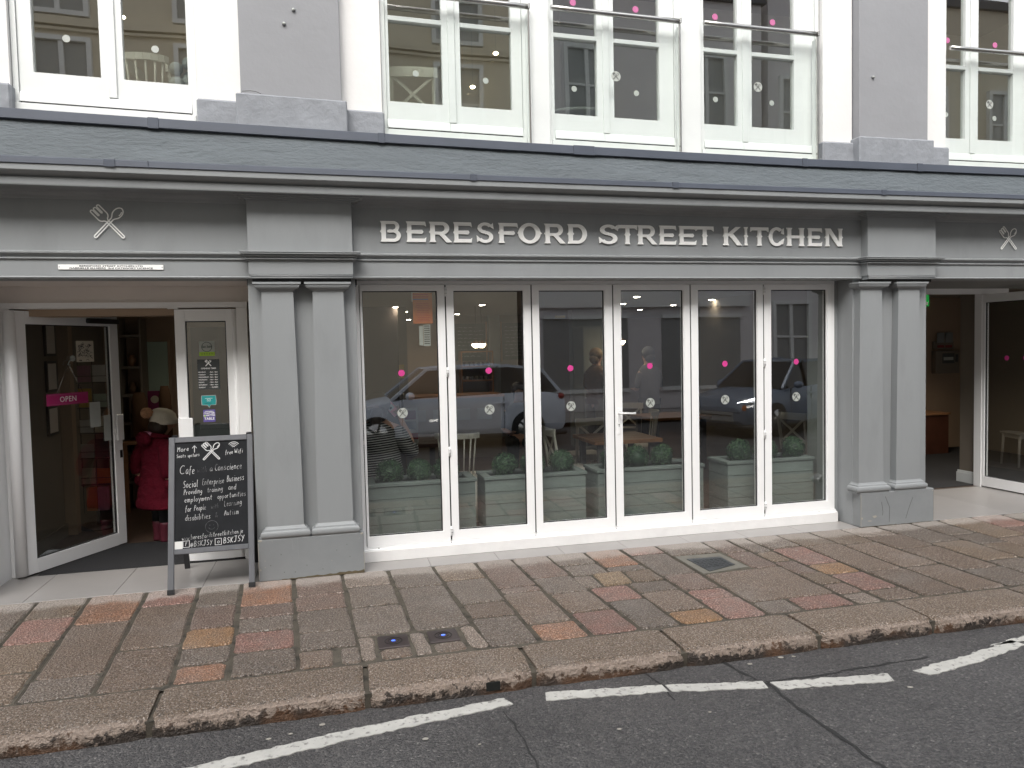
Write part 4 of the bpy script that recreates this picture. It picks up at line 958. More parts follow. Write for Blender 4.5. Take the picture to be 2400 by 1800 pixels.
# rooms behind
bb_('room_wall', ((-4, 3.2, 3.3), (9.5, 3.3, 6.4), 'wall_upper_room'), ((-4.1, -.1, 3.3), (-4, 5.3, 6.4), 'wall_upper_room'), ((9.5, -.1, 3.3), (9.6, 5.3, 6.4), 'wall_upper_room'), ((2.6, 2.4, 3.3), (3.1, 3.2, 6.4), 'wall_grey'), ((-.6, .0, 3.3), (.1, .3, 6.4), 'wall_upper_room'))
bb_('room_ceiling', ((-4.1, -.1, 6.3), (9.6, 5.3, 6.4), 'ceiling_int'))
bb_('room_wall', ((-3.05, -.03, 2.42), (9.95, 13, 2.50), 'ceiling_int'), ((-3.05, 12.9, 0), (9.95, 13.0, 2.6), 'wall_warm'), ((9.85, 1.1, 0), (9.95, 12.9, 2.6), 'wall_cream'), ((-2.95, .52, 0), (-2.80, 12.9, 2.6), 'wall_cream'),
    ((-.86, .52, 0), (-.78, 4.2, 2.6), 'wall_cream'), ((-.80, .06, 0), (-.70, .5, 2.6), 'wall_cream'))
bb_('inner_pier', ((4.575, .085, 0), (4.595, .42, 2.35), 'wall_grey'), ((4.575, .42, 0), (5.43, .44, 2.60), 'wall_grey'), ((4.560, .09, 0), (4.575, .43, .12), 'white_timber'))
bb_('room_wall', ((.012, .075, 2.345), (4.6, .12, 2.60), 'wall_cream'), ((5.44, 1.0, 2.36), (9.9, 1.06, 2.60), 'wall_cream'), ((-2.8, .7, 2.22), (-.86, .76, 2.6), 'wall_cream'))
# side entrance lobby: pale wall end with skirting, warm wall beyond
bb_('lobby_wall', ((7.30, 1.0, 0), (7.42, 1.27, 2.36), 'wall_cream'), ((7.272, 1.005, 0), (7.299, 1.29, .12), 'white_timber'), ((7.282, 1.005, .12), (7.299, 1.285, .145), 'white_timber'),
    ((7.5, 3.72, 0), (9.86, 3.80, 2.60), 'wall_warm'), ((5.35, 1.0, 0), (5.43, 4.2, 2.6), 'wall_cream'))
# ================================================================== INTERIOR FITTINGS seen through the glass
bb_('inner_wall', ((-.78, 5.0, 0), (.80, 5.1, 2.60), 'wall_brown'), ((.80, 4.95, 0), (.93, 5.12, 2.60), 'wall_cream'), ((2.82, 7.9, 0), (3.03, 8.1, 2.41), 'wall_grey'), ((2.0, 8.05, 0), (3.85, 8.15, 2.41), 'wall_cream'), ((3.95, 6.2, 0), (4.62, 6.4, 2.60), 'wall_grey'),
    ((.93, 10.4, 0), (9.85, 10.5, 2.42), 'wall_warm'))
mb = MB(); mb.box((.80-2+2, 4.90, 1.35), (.87, 4.95, 1.55), 'yellow'); mb.tube([(.835, 4.90, 1.15), (.835, 4.86, 1.1), (.835, 4.86, .95), (.835, 4.9, .9)], .012, 'chrome'); bp(mb, 'door_lock')
def thing1(name, mb, label, cat, loc=(0, 0, 0), rz=0, group=None):
    o = mb.build(name, None, loc, (0, 0, rz)); return tag(o, label, cat, group)
for i, (x0, x1, lab) in enumerate(((2.16, 2.77, 'green menu chalkboard on the back wall behind the pair of round lamps'), (3.10, 3.78, 'green menu chalkboard on the back wall to the right of the grey pillar'))):
    b_ = empty('chalkboard', ((x0+x1)/2, 8.02, 1.9), 0, lab, 'chalkboard', 'menu chalkboards on the back wall'); w = (x1-x0)/2
    B('writing_surface', b_, ((-w, 0, -.36), (w, .03, .36), 'chalk_green')); B('frame', b_, ((-w-.03, -.01, -.39), (-w, .04, .39), 'wood_warm'), ((w, -.01, -.39), (w+.03, .04, .39), 'wood_warm'))
    mb = MB(); rr = random.Random(i)
    for k in range(9):
        xx = -w+.06
        while xx < w-.12:
            ln = rr.uniform(.04, .1); mb.stroke([(xx, .28-k*.07), (xx+ln*.5, .285-k*.07+rr.uniform(-.01, .01)), (xx+ln, .28-k*.07)], .006, -.002, 'chalk_white'); xx += ln+.03
    w_ = mb.build('chalk_writing', b_); w_['kind'] = 'stuff'
# downlights
for i, (x, y) in enumerate([(1.03, 3.53), (0.78, 4.98), (1.05, 6.35), (1.44, 9.59), (0.58, 9.51), (2.02, 4.6), (2.11, 7.36), (2.42, 9.7), (3.83, 3.07), (4.25, 4.58), (5.33, 6.43), (5.32, 5.05), (4.87, 7.29), (5.3, 3.73)]+[(-1.4, 2.2), (7.6, 2.2)]):  # last position is an added lamp that brightens the side lobby
    e = empty('ceiling_downlight', (x, y, 2.42), 0, 'small round recessed ceiling downlight, lit, seen through the glass', 'ceiling light', 'downlights in the cafe ceiling')
    mb = MB(); mb.tube([(0, 0, 0), (0, 0, -.008)], .06, 'white_upvc', 14); mb.build('rim', e)
    mb = MB(); mb.tube([(0, 0, -.008), (0, 0, -.013)], .042, 'downlight_on', 12); mb.build('lamp', e)
    ld = bpy.data.lights.new('downlight', 'SPOT'); ld.energy = 45 if x > 7 else 5.5 if y < 2.5 else 4 if 3 < y < 3.2 else 1.2 if abs(x-5.3) < .06 and y < 5.5 else 5.5; ld.spot_size = R(130); ld.spot_blend = .8; ld.color = (1, .86, .68); ld.shadow_soft_size = .05
    lo = bpy.data.objects.new('downlight_beam', ld); COL.objects.link(lo); lo.parent = e; lo.location = (0, 0, -.03)
# pendants
for i, (x, y, lab) in enumerate(((1.99, 5.0, 'glowing half-round pendant lamp, left one of the pair over the counter'), (2.10, 5.1, 'glowing half-round pendant lamp, right one of the pair over the counter'), (4.38, 5.0, 'single glowing half-round pendant lamp behind the handled door'))):
    e = empty('pendant_lamp', (x, y, 2.42), 0, lab, 'lamp', 'pendant lamps in the cafe')
    B('flex', e, ((-.004, -.004, -.52), (.004, .004, 0), 'black_plastic')); mb = MB(); mb.loft([(0, 0, -.58, .075, .075), (0, 0, -.565, .078, .078), (0, 0, -.54, .03, .03), (0, 0, -.52, .012, .012)], 'kraft', 14); mb.build('shade', e)
    mb = MB(); mb.loft([(0, 0, -.64, .02, .02), (0, 0, -.625, .045, .045), (0, 0, -.60, .062, .062), (0, 0, -.581, .066, .066)], 'lamp_on', 14); mb.build('bulb', e)
# counter and warm shelves behind
e = empty('counter', (1.0, 5.6, 0), 0, 'long cream serving counter with dark square panels behind the striped jersey', 'counter')
B('cabinet', e, ((-.1, 0, .0), (1.5, .6, .98), 'wall_cream')); B('worktop', e, ((-.15, -.05, .98), (1.55, .65, 1.02), 'wood_warm'))
for k in range(4): B('panel', e, ((.02+k*.36, -.012, .62), (.26+k*.36, 0, .80), 'opp_dark'))
e = empty('shelf_unit', (2.2, 7.6, 0), 0, 'tall orange wooden shelf unit stacked with cups behind the second glass door', 'shelves')
for z in (.9, 1.15, 1.42, 1.7): B('shelf', e, ((0, 0, z), (.62, .3, z+.025), 'wood_warm'))
for x in (0, .6): B('side', e, ((x, 0, .0), (x+.025, .3, 1.72), 'wood_warm'))
rr = random.Random(2)
for k in range(12): mb = MB(); mb.loft([(0, 0, 0, .022, .022), (0, 0, .06, .03, .03), (0, 0, .07, .031, .031)], ['frost', 'wood_red', 'cream_paper', 'black_plastic'][k % 4], 8); tag(mb.build('cup', None, (2.25+.045*k, 7.68+rr.uniform(0, .1), (1.175, 1.445)[k % 2])), 'small cup standing on the orange wooden shelf unit', 'cup', 'cups on the orange shelf unit')
e = empty('tall_cabinet', (3.9, 5.5, 0), 0, 'tall pale grey cabinet with double doors behind the third glass door', 'cabinet'); B('carcass', e, ((0, 0, 0), (.62, .5, 2.1), 'wall_grey')); B('door', e, ((.01, -.02, .02), (.305, 0, 2.08), 'wall_grey')); B('door', e, ((.315, -.02, .02), (.61, 0, 2.08), 'wall_grey'))
tag(B('wall_sign', None, ((2.95, 3.95, 2.18), (3.10, 3.97, 2.215), 'yellow')), 'small yellow green sign hanging high behind the third glass door', 'sign')

# furniture -----------------------------------------------------------------
def chair(kind, loc, rz, label, group='white wooden cafe chairs'):
    """origin on the floor below the seat centre; sitter faces +y; back at -y"""
    e = empty('chair', loc, rz, label, 'chair', group); m = 'chair_white'
    B('seat', e, ((-.20, -.19, .44), (.20, .20, .465), m), c=.008)
    mb = MB(); mb.box((-.175, -.165, .385), (.175, -.15, .44), m); mb.box((-.175, .15, .385), (.175, .165, .44), m); mb.box((-.175, -.15, .385), (-.16, .15, .44), m); mb.box((.16, -.15, .385), (.175, .15, .44), m); mb.build('apron', e)
    for sx in (-1, 1):
        for sy in (-1, 1):
            mb = MB(); mb.tube([(sx*.17, sy*.155, .44), (sx*.185, sy*.175, .0)], [.021, .014], m, 8); mb.build('leg', e)
    if kind == 'cross':
        for sx in (-1, 1):
            mb = MB(); mb.beam((sx*.175, -.18, .44), (sx*.185, -.245, .85), .03, .024, m, (0, 1, 0)); mb.build('back_post', e)
        mb = MB()
        for k in range(6):
            a0, a1 = -1+k/3, -1+(k+1)/3
            mb.beam((.215*a0, -.245-.02*(1-a0*a0), .865), (.215*a1, -.245-.02*(1-a1*a1), .865), .022, .085, m)
        mb.build('top_rail', e)
        for q in (-1, 1):
            mb = MB(); mb.beam((q*.16, -.243, .82), (-q*.16, -.197, .55), .026, .014, m, (0, 1, 0)); mb.build('cross_bar', e)
        B('lower_rail', e, ((-.17, -.205, .53), (.17, -.19, .56), m))
    else:
        mb = MB(); pts = [(.225*math.sin(R(a)), -.10-.135*math.cos(R(a)), .885) for a in range(-80, 81, 16)]
        for k in range(len(pts)-1): mb.beam(pts[k], pts[k+1], .02, .055, m)
        mb.build('top_rail', e)
        for k in range(7):
            a = R(-63+21*k); mb = MB(); mb.tube([(.17*math.sin(a), -.07-.10*math.cos(a), .46), (.215*math.sin(a), -.10-.13*math.cos(a), .875)], .009, m, 6); mb.build('spindle', e)
    return e
FZ = 0.0
chair('spindle', (1.055, 1.30, FZ), R(-12), 'white curved spindle-back chair behind the first two planters, back to the window')
chair('cross', (2.285, 1.33, FZ), R(-88), 'white cross-back chair seen side on behind the third planter, left of the brown table')
chair('cross', (2.80, 2.35, FZ), R(4), 'white cross-back chair with its back to the window behind the brown table top')
chair('spindle', (3.72, 2.75, FZ), R(70), 'white spindle-back chair behind the far edge of the brown table')
chair('cross', (3.42, 1.35, FZ), R(62), 'white cross-back chair at the right end of the brown table, below the door handle')
chair('cross', (5.45, 1.75, FZ), R(-70), 'white cross-back chair at the far right behind the last planter')
chair('cross', (4.0, 3.9, FZ), R(150), 'white cross-back chair standing deep in the room behind the handled door')
chair('spindle', (.10, 1.12, FZ), R(-5), 'white round-backed chair holding the woman in the striped jersey')
def table(x0, x1, y0, y1, z, m, label, th=.04):
    e = empty('table', ((x0+x1)/2, (y0+y1)/2, FZ), 0, label, 'table', 'wooden cafe tables'); w, d = (x1-x0)/2, (y1-y0)/2
    k = 4
    for i in range(k): B('plank', e, ((-w, -d+2*d*i/k+.002, z-th), (w, -d+2*d*(i+1)/k-.002, z), m), c=.004)
    for sx in (-1, 1):
        for sy in (-1, 1): B('leg', e, ((sx*(w-.09)-.03, sy*(d-.09)-.03, 0), (sx*(w-.09)+.03, sy*(d-.09)+.03, z-th), 'grey_cloth'))
    return e
table(2.47, 3.24, 1.05, 1.80, .76, 'wood_table', 'brown wooden plank table behind the third planter')
table(.52, 1.05, 1.75, 2.7, .74, 'wood_red', 'dark red wooden table beside the woman in the striped jersey')
table(4.1, 5.0, 3.2, 4.0, .75, 'wood_table', 'brown wooden table in the back of the room on the right')
# magazine / menu by the woman
mb = MB(); mb.box((0, 0, 0), (.16, .012, .40), 'white_paper'); mb.box((.02, -.001, .27), (.14, 0, .37), 'magenta_dark'); mb.box((.0, -.001, .05), (.16, 0, .12), 'red_ink'); mb.box((.02, -.001, .16), (.14, 0, .25), 'frost_dark')
thing1('menu_stand', mb, 'white and red upright menu standing on the dark red table', 'menu', (.545, 1.80, .742))

# planters --------------------------------------------------------------------
def planter(x0, x1, y0, y1, label, rl=0.):
    cx, cy = (x0+x1)/2, (y0+y1)/2; w, d = (x1-x0)/2, (y1-y0)/2; e = empty('planter', (cx, cy, 0), 0, label, 'planter', 'grey green timber planters inside the window')
    hs_ = [.02, .135, .245, .355, .465, .575]
    for k in range(5):
        B('plank', e, ((-w, -d, hs_[k]+.0025), (w, -d+.022, hs_[k+1]-.0025), 'planter_paint'), c=.002)
        B('plank', e, ((-w, d-.022, hs_[k]+.0025), (w, d, hs_[k+1]-.0025), 'planter_paint'), c=.002)
        for sx in (-1, 1): B('plank', e, ((sx*w-(.022 if sx > 0 else 0), -d+.023, hs_[k]+.0025), (sx*w+(.022 if sx < 0 else 0), d-.023, hs_[k+1]-.0025), 'planter_paint'), c=.002)
    B('liner', e, ((-w+.024, -d+.024, .03), (w-.024, d-.024, .54), 'soil'))
    o = .012; t = .065
    for q in (((-w-o, -d-o, .577), (w+o, -d+t, .605)), ((-w-o, d-t, .577), (w+o, d+o, .605)), ((-w-o, -d+t+.001, .577), (-w+t, d-t-.001, .605)), ((w-t, -d+t+.001, .577), (w+o, d-t-.001, .605))): B('rim_board', e, (q[0], q[1], 'planter_paint'), c=.003)
    return e
planter(.085, 1.028, .22, .60, 'grey green plank planter at the left end, below the striped jersey')
planter(1.118, 2.070, .22, .60, 'grey green plank planter below the second and third glass doors')
planter(2.195, 3.272, .22, .60, 'grey green plank planter beneath the white door handle')
planter(3.535, 4.490, .22, .60, 'grey green plank planter at the right end beside the pale wall strip')
# leaves of the balls: little folded leaves pointing outwards
def ball_mesh(seed, r):
    rr = random.Random(seed); mb = MB(); mb.ball((0, 0, 0), r*.84, 'leaf_dark', 12, jit=.04, rnd=rr)
    V = []; F = []; V2 = []; F2 = []
    for i in range(1500):
        z = rr.uniform(-.8, 1); t = rr.uniform(0, 2*math.pi); s_ = math.sqrt(1-z*z); n = Vector((s_*math.cos(t), s_*math.sin(t), z))
        p = n*(r*(rr.uniform(.84, 1.02)+.02*math.sin(5*t+seed)*math.sin(4*z+seed))); a = n.cross(Vector((rr.uniform(-1, 1), rr.uniform(-1, 1), rr.uniform(-1, 1)))).normalized(); b = (n.cross(a)+n*rr.uniform(-.2, .9)).normalized()
        L_, w = rr.uniform(.010, .017), rr.uniform(.004, .0075); q = [p-b*L_*.5, p+a*w+n*.001, p+b*L_*.5+n*.003, p-a*w+n*.001]
        (VV, FF) = (V, F) if rr.random() < .62 else (V2, F2); o = len(VV); VV += [tuple(x) for x in q]; FF.append((o, o+1, o+2, o+3))
    mb.add(V, F, 'leaf_light'); mb.add(V2, F2, 'leaf_dark')
    return mb
proto = [ball_mesh(k, .122).build('topiary_ball') for k in range(3)]
balls = [(.285, .41, 'nearest the left frame, in the left planter', 1.0), (.548, .40, 'second from the left, in the left planter', .93), (.80, .42, 'behind the first door post, in the left planter', .96),
         (1.345, .41, 'left one in the second planter', 1.0), (1.62, .43, 'half hidden by the door post, middle of the second planter', .98), (1.895, .40, 'right one in the second planter, below the cross-back chair seat', .98),
         (2.40, .40, 'by the door handle post, left one in the third planter', .95), (2.66, .42, 'second one in the third planter', 1.0), (2.93, .41, 'third one in the third planter, cut by the glass edge', .98),
         (3.775, .41, 'left one in the right hand planter', 1.03), (4.08, .43, 'half hidden middle one in the right hand planter', .98), (4.375, .41, 'rightmost one in the right hand planter', 1.0)]
for i, (x, y, w, s_) in enumerate(balls):
    o = proto[i % 3] if i < 3 else proto[i % 3].copy()
    if i >= 3: COL.objects.link(o)
    o.location = (x, y, .67); o.scale = (s_*1.03, s_*1.03, s_*1.0); o.rotation_euler = (.2*i, .13*i, i*1.3)
    tag(o, 'clipped dark green box ball, '+w, 'topiary', 'clipped box balls in the planters')

# upstairs chairs and ceiling lamps
UF = 3.31
for loc, rz, k, lab in (((.60, .55, UF), R(-6), 'cross', 'white cross-back chair upstairs, its back against the middle window'), ((-1.62, .62, UF), R(-10), 'spindle', 'white spindle-back chair upstairs in the middle of the left window'),
                        ((-1.98, .75, UF), R(80), 'cross', 'white chair upstairs mostly hidden behind the left window post'), ((-1.17, .7, UF), R(-100), 'cross', 'white chair upstairs at the right edge of the left window')):
    chair(k, loc, rz, lab, 'white chairs upstairs')
for i, (x, y) in enumerate(((1.83, 2.5), (1.62, 2.9), (3.1, 2.9), (-1.5, 2.9), (-2.2, 2.4))):
    mb = MB(); mb.loft([(0, 0, 0, .02, .02), (0, 0, .015, .034, .034), (0, 0, .028, .02, .02)], 'lamp_on', 12); mb.box((-.002, -.002, .03), (.002, .002, 1.0), 'frost')
    thing1('pendant_lamp', mb, 'small glowing bulb hanging from the ceiling upstairs', 'lamp', (x, y, (5.25, 4.98, 5.0, 5.3, 5.3)[i]), 0, 'small bulbs hanging upstairs')
e = empty('round_table', (2.25, .9, UF), 0, 'pale round table edge showing low in the third upstairs window', 'table')
mb = MB(); mb.tube([(0, 0, .70), (0, 0, .73)], .38, 'wall_grey', 28); mb.build('tabletop', e); mb = MB(); mb.tube([(0, 0, 0), (0, 0, .70)], .035, 'steel', 10); mb.build('pedestal', e)
mb = MB()
for k in range(7): mb.ball((.06*math.sin(k*2.2), .05*math.cos(k*1.7), .05+.045*k), .075-.004*k, 'frost', 10)
thing1('cloth_heap', mb, 'heap of pale crumpled cloth by the right chair in the left upstairs window', 'cloth', (-1.28, .35, UF+.50))
# ================================================================== SIGNS
def glyph(ch):
    """wedge-serif display capitals, 0..1 wide, 0..1 high: list of polygons"""
    t = .21; P = []
    def stem(x, w=t, f=.05, s=.06, z0=0., z1=1., side=0):
        l = [(x-f, z0), (x+w+f, z0), (x+w, z0+.12)]; 
        if side >= 0 and s: l += [(x+w, .42), (x+w+s, .5), (x+w, .58)]
        l += [(x+w, z1-.12), (x+w+f, z1), (x-f, z1), (x, z1-.12)]
        if side <= 0 and s: l += [(x, .58), (x-s, .5), (x, .42)]
        l += [(x, z0+.12)]; P.append(l)
    def arm(x0, x1, z, th=.17, up=.07, dn=.0):   # horizontal arm with a flared end
        P.append([(x0, z), (x1, z-dn), (x1-.02, z+th+up), (x0, z+th)] if up else [(x0, z), (x1-.02, z-dn), (x1, z+th), (x0, z+th)])
    def ring(cx, cz, ro, rz, ri, riz, a0, a1, n=14):
        o = arc(cx, cz, ro, rz, a0, a1, n); i = arc(cx, cz, ri, riz, a0, a1, n)
        for k in range(n): P.append([o[k], o[k+1], i[k+1], i[k]])
    if ch in 'E':
        stem(.06, side=-1); P.append([(.2, 0), (.96, 0), (1.0, .24), (.90, .17), (.2, .17)]); P.append([(.2, .83), (.90, .83), (1.0, .76), (.95, 1), (.2, 1)]); P.append([(.2, .42), (.80, .40), (.86, .5), (.80, .60), (.2, .58)])
    elif ch == 'F':
        stem(.06, side=-1); P.append([(.2, .83), (.90, .83), (1.0, .76), (.95, 1), (.2, 1)]); P.append([(.2, .42), (.78, .40), (.84, .5), (.78, .60), (.2, .58)])
    elif ch == 'B':
        stem(.06, side=-1); P.append([(.2, 1), (.62, 1), (.62, .86), (.2, .86)]); P.append([(.2, 0), (.62, 0), (.62, .15), (.2, .15)]); P.append([(.34, .46), (.44, .44), (.62, .46), (.62, .58), (.44, .60), (.34, .56)])
        ring(.62, .735, .28, .265, .10, .13, -90, 90); ring(.62, .30, .34, .30, .14, .15, -90, 90)
    elif ch == 'R':
        stem(.06, side=-1); P.append([(.2, 1), (.60, 1), (.60, .84), (.2, .84)]); P.append([(.2, .38), (.60, .38), (.60, .52), (.2, .52)]); ring(.60, .69, .32, .31, .11, .15, -90, 90)
        P.append([(.44, .40), (.68, .40), (1.04, 0), (.78, 0)])
    elif ch == 'P': pass
    elif ch == 'D':
        stem(.06, side=0); P.append([(.2, 1), (.5, 1), (.5, .84), (.2, .84)]); P.append([(.2, 0), (.5, 0), (.5, .16), (.2, .16)]); ring(.5, .5, .46, .5, .24, .34, -90, 90, 20)
    elif ch == 'O':
        ring(.5, .5, .46, .52, .26, .36, 0, 360, 30); P.append([(-.02, .5), (.08, .40), (.08, .60)]); P.append([(1.02, .5), (.92, .40), (.92, .60)])
    elif ch == 'C':
        ring(.54, .5, .46, .52, .26, .36, 48, 318, 26); P.append([(.02, .5), (.12, .4), (.12, .6)]); P.append([(.80, .68), (.96, .62), (.93, .96), (.84, .85)]); P.append([(.80, .30), (.97, .40), (.90, .08), (.80, .14)])
    elif ch == 'S':
        ring(.50, .735, .42, .275, .20, .13, 20, 270, 16); ring(.50, .285, .44, .295, .22, .15, -160, 90, 16); P.append([(.46, .46), (.55, .42), (.52, .60), (.44, .58)])
        P.append([(.78, .80), (.97, .68), (.93, .99), (.86, .93)]); P.append([(.20, .22), (.02, .36), (.05, .02), (.12, .08)])
    elif ch == 'T':
        stem(.40, .20, .04, .06, 0, 1); P.append([(.0, 1), (1, 1), (1.02, .74), (.90, .83), (.10, .83), (-.02, .74)])
    elif ch == 'K':
        stem(.06, side=-1); P.append([(.22, .46), (.40, .50), (.97, 1), (.70, 1), (.22, .60)]); P.append([(.42, .58), (.56, .62), (1.04, 0), (.76, 0), (.36, .50)])
    elif ch == 'I': stem(.33, .36, .14, .17)
    elif ch == 'H':
        stem(.06, side=-1); stem(.74, side=1); P.append([(.2, .42), (.8, .42), (.8, .58), (.2, .58)])
    elif ch == 'N':
        stem(.05, .17, side=-1); stem(.80, .17, side=1); P.append([(.05, 1), (.30, 1), (.97, 0), (.72, 0)])
    return P
sign = empty('shop_sign', (2.3, -.262, 2.63), 0, 'raised white capital letters BERESFORD STREET KITCHEN across the grey fascia', 'sign')
LX = [(.216, .386), (.421, .584), (.605, .785), (.803, .959), (.992, 1.143), (1.177, 1.348), (1.340, 1.548), (1.572, 1.750), (1.775, 1.956), (2.052, 2.235), (2.229, 2.405), (2.408, 2.585), (2.611, 2.775), (2.797, 2.968), (2.963, 3.132), (3.225, 3.406), (3.422, 3.482), (3.500, 3.678), (3.668, 3.843), (3.862, 4.049), (4.082, 4.235), (4.267, 4.449)]
for (a, b), ch in zip(LX, 'BERESFORDSTREETKITCHEN'):
    w = b-a; zt = wz(0, 2.63)*0+2.628+.008*(a/4.4); h = .163
    mb = MB()
    for k, pl in enumerate(glyph(ch)):
        mb.poly([(px*w, pz*h) for px, pz in pl], -.012-.00012*(k % 40), .012, 'sign_white')
    mb.build('letter', sign, (a-2.3, 0, zt-2.63))
for x, z, h, lab in ((-1.742, 2.722, .232, 'white outline emblem of crossed fork and spoon on the fascia over the left entrance'), (6.345, 2.712, .215, 'white outline emblem of crossed fork and spoon on the fascia at the far right')):
    mb = MB(); emblem(mb, 0, .02, h*.98, .0088, -.014, 'sign_white')
    # give the outline its thickness back to the board
    mb.v = [(p[0], p[1] if i % 1 else p[1], p[2]) for i, p in enumerate(mb.v)]
    thing1('wall_emblem', mb, lab, 'sign', (x, -.258, z), 0, 'crossed cutlery emblems on the fascia')
e = empty('name_plate', (-1.739, -.262, 2.418), 0, 'narrow white licence plate screwed below the left emblem', 'sign')
B('plate', e, ((-.352, -.006, -.018), (.352, 0, .018), 'sign_white'), c=.001)
mb = MB(); text_into(mb, 'BERESFORD STREET KITCHEN LTD', .0158, 0, -.0066, .0025, 'dark_ink', 'CENTER', sx=1.75, bold=.0004); text_into(mb, 'GABRIELLE ELLMERS  3rd CATEGORY LICENCE', .0158, 0, -.0066, -.0135, 'dark_ink', 'CENTER', sx=1.72, bold=.0004); mb.build('lettering', e)
mb = MB(); mb.disc(-.344, 0, .003, -.0068, 'dark_ink', 8); mb.disc(.344, 0, .003, -.0068, 'dark_ink', 8); mb.build('screw', e)

# things on the open door leaf (laid out in the leaf's own plane)
LR = math.atan2(.94, .51); LO = Vector((-2.625, .38, 0))
def on_leaf(s, y=-.0, z=0.): v = Vector((s, y, 0)); v.rotate(Matrix.Rotation(LR, 3, 'Z')); return (LO.x+v.x, LO.y+v.y, z)
e = empty('open_sign', on_leaf(.481, .006, 1.41), LR, 'magenta OPEN sign hanging on a chain inside the left door glass', 'sign')
B('board', e, ((-.215, -.004, -.05), (.215, 0, .05), 'open_pink'), c=.002)
mb = MB(); mb.stroke([(-.20, .04), (.20, .04), (.20, -.04), (-.20, -.04)], .0022, -.0046, 'coat_lining', .0003, closed=True); mb.stroke([(-.19, .044), (.19, .044)], .001, -.0046, 'open_pink'); text_into(mb, 'OPEN', .066, 0, -.0048, -.023, 'sign_white', 'CENTER', sx=1.0, bold=.0002, sp=1.05); mb.build('lettering', e)
mb = MB(); mb.tube([(-.11, -.002, .05), (.02, -.002, .30)], .0022, 'steel', 5); mb.tube([(.16, -.002, .05), (.02, -.002, .30)], .0022, 'steel', 5); mb.build('chain', e)
mb = MB(); mb.disc(.065, .345, .026, -.008, 'frost', 16, .006); mb.tube([(.06, -.01, .34), (.02, -.012, .32), (.005, -.012, .29), (.03, -.012, .29)], .005, 'frost', 6); mb.build('suction_hook', e)
def card(s, z, w, h, m, label, extra=None, cat='notice', y=.012):
    e = empty('notice', on_leaf(s, y, z), LR, label, cat); B('paper', e, ((0, 0, 0), (w, .0015, h), m))
    if extra:
        mb = MB(); extra(mb, w, h); mb.build('print', e)
    return e
def doodle(n, m, seed):
    def f(mb, w, h):
        rr = random.Random(seed)
        for k in range(n):
            x, z = rr.uniform(.1, .8)*w, rr.uniform(.08, .88)*h
            pts = [(x, z)]
            for q in range(3): pts.append((min(w*.94, max(w*.06, pts[-1][0]+rr.uniform(-.02, .02))), min(h*.95, max(h*.05, pts[-1][1]+rr.uniform(-.02, .02)))))
            mb.stroke(pts, .004, -.0008, m, .0003)
    return f
card(.60, 1.722, .19, .185, 'cream_paper', 'square cream paper with black doodle letters on the open door glass', doodle(46, 'dark_ink', 1))
card(.715, 1.135, .12, .225, 'frost', 'upper blank white card on the open door glass beside the OPEN sign')
card(.868, .995, .078, .235, 'frost', 'lower blank white card at the free edge of the open door glass')
# stickers on the closed leaf
def stick(name, x, z, y=.434): return (x, y, z)
def sticker(x, z, label, fn, cat='sticker'):
    e = empty('window_sticker', (x, .436, z), 0, label, cat); fn(e); return e
def s1(e):
    B('base', e, ((-.062, 0, -.062), (.062, .001, .062), 'frost'), ((-.062, -.0006, -.062), (.062, .0004, -.028), 'lime'))
    mb = MB(); mb.stroke(arc(0, .014, .040, .040, 0, 360, 24), .004, -.0008, 'chalk_green'); text_into(mb, 'Eat Safe', .026, 0, -.0012, .008, 'chalk_green', 'CENTER', bold=.0005)
    for k in range(5):
        cx = -.04+.02*k; mb.poly([(cx+(.006 if q % 2 == 0 else .0026)*math.sin(R(36*q)), -.045+(.006 if q % 2 == 0 else .0026)*math.cos(R(36*q))) for q in range(10)], -.001, .0002, 'chalk_green')
    mb.build('print', e)
sticker(-1.212, 1.813, 'square white and lime green hygiene sticker, topmost on the narrow door', s1)
def s2(e):
    B('base', e, ((-.088, 0, -.105), (.088, .001, .150), 'slate_film'))
    mb = MB(); emblem(mb, 0, .118, .05, .004, -.0006, 'sign_white'); text_into(mb, 'OPENING TIMES', .0165, 0, -.0008, .068, 'sign_white', 'CENTER', bold=.0004)
    for k, (a, b) in enumerate((('MONDAY', '- 8am - 4pm'), ('TUESDAY', '- 8am - 4pm'), ('WEDNESDAY', '- 8am - 4pm'), ('THURSDAY', '- 8am - 4pm'), ('FRIDAY', '- 8am - 4pm'), ('SATURDAY', '- 8am - 4pm'), ('SUNDAY', '-   CLOSED'))):
        z = .038-.0215*k; text_into(mb, a, .0135, -.082, -.0008, z, 'sign_white', 'LEFT', bold=.0003); text_into(mb, b, .0135, .004, -.0008, z, 'sign_white', 'LEFT', bold=.0003)
    mb.build('lettering', e)
sticker(-1.205, 1.572, 'dark opening times panel in white lettering on the narrow door', s2)
def s3(e):
    mb = MB(); mb.poly([(-.058, -.038), (-.012, -.04), (.002, -.062), (.014, -.04), (.058, -.038), (.062, .0), (.058, .046), (-.058, .046), (-.062, .0)], 0, .001, 'frost'); mb.poly([(-.053, -.034), (-.01, -.036), (.002, -.054), (.012, -.036), (.053, -.034), (.056, .0), (.053, .041), (-.053, .041), (-.056, .0)], -.0005, .0004, 'teal'); mb.build('base', e)
    mb = MB(); mb.stroke(arc(-.008, .0, .006, .006, 0, 360, 12), .002, -.0009, 'sign_white', .0002); mb.stroke(arc(.008, .0, .006, .006, 0, 360, 12), .002, -.0009, 'sign_white', .0002); mb.stroke(arc(0, -.002, .018, .015, 30, 150, 8), .002, -.0009, 'sign_white', .0002); mb.box((-.03, -.0009, .018), (.03, -.0006, .021), 'sign_white'); mb.box((-.035, -.0009, -.024), (.02, -.0006, -.021), 'dark_ink'); mb.build('print', e)
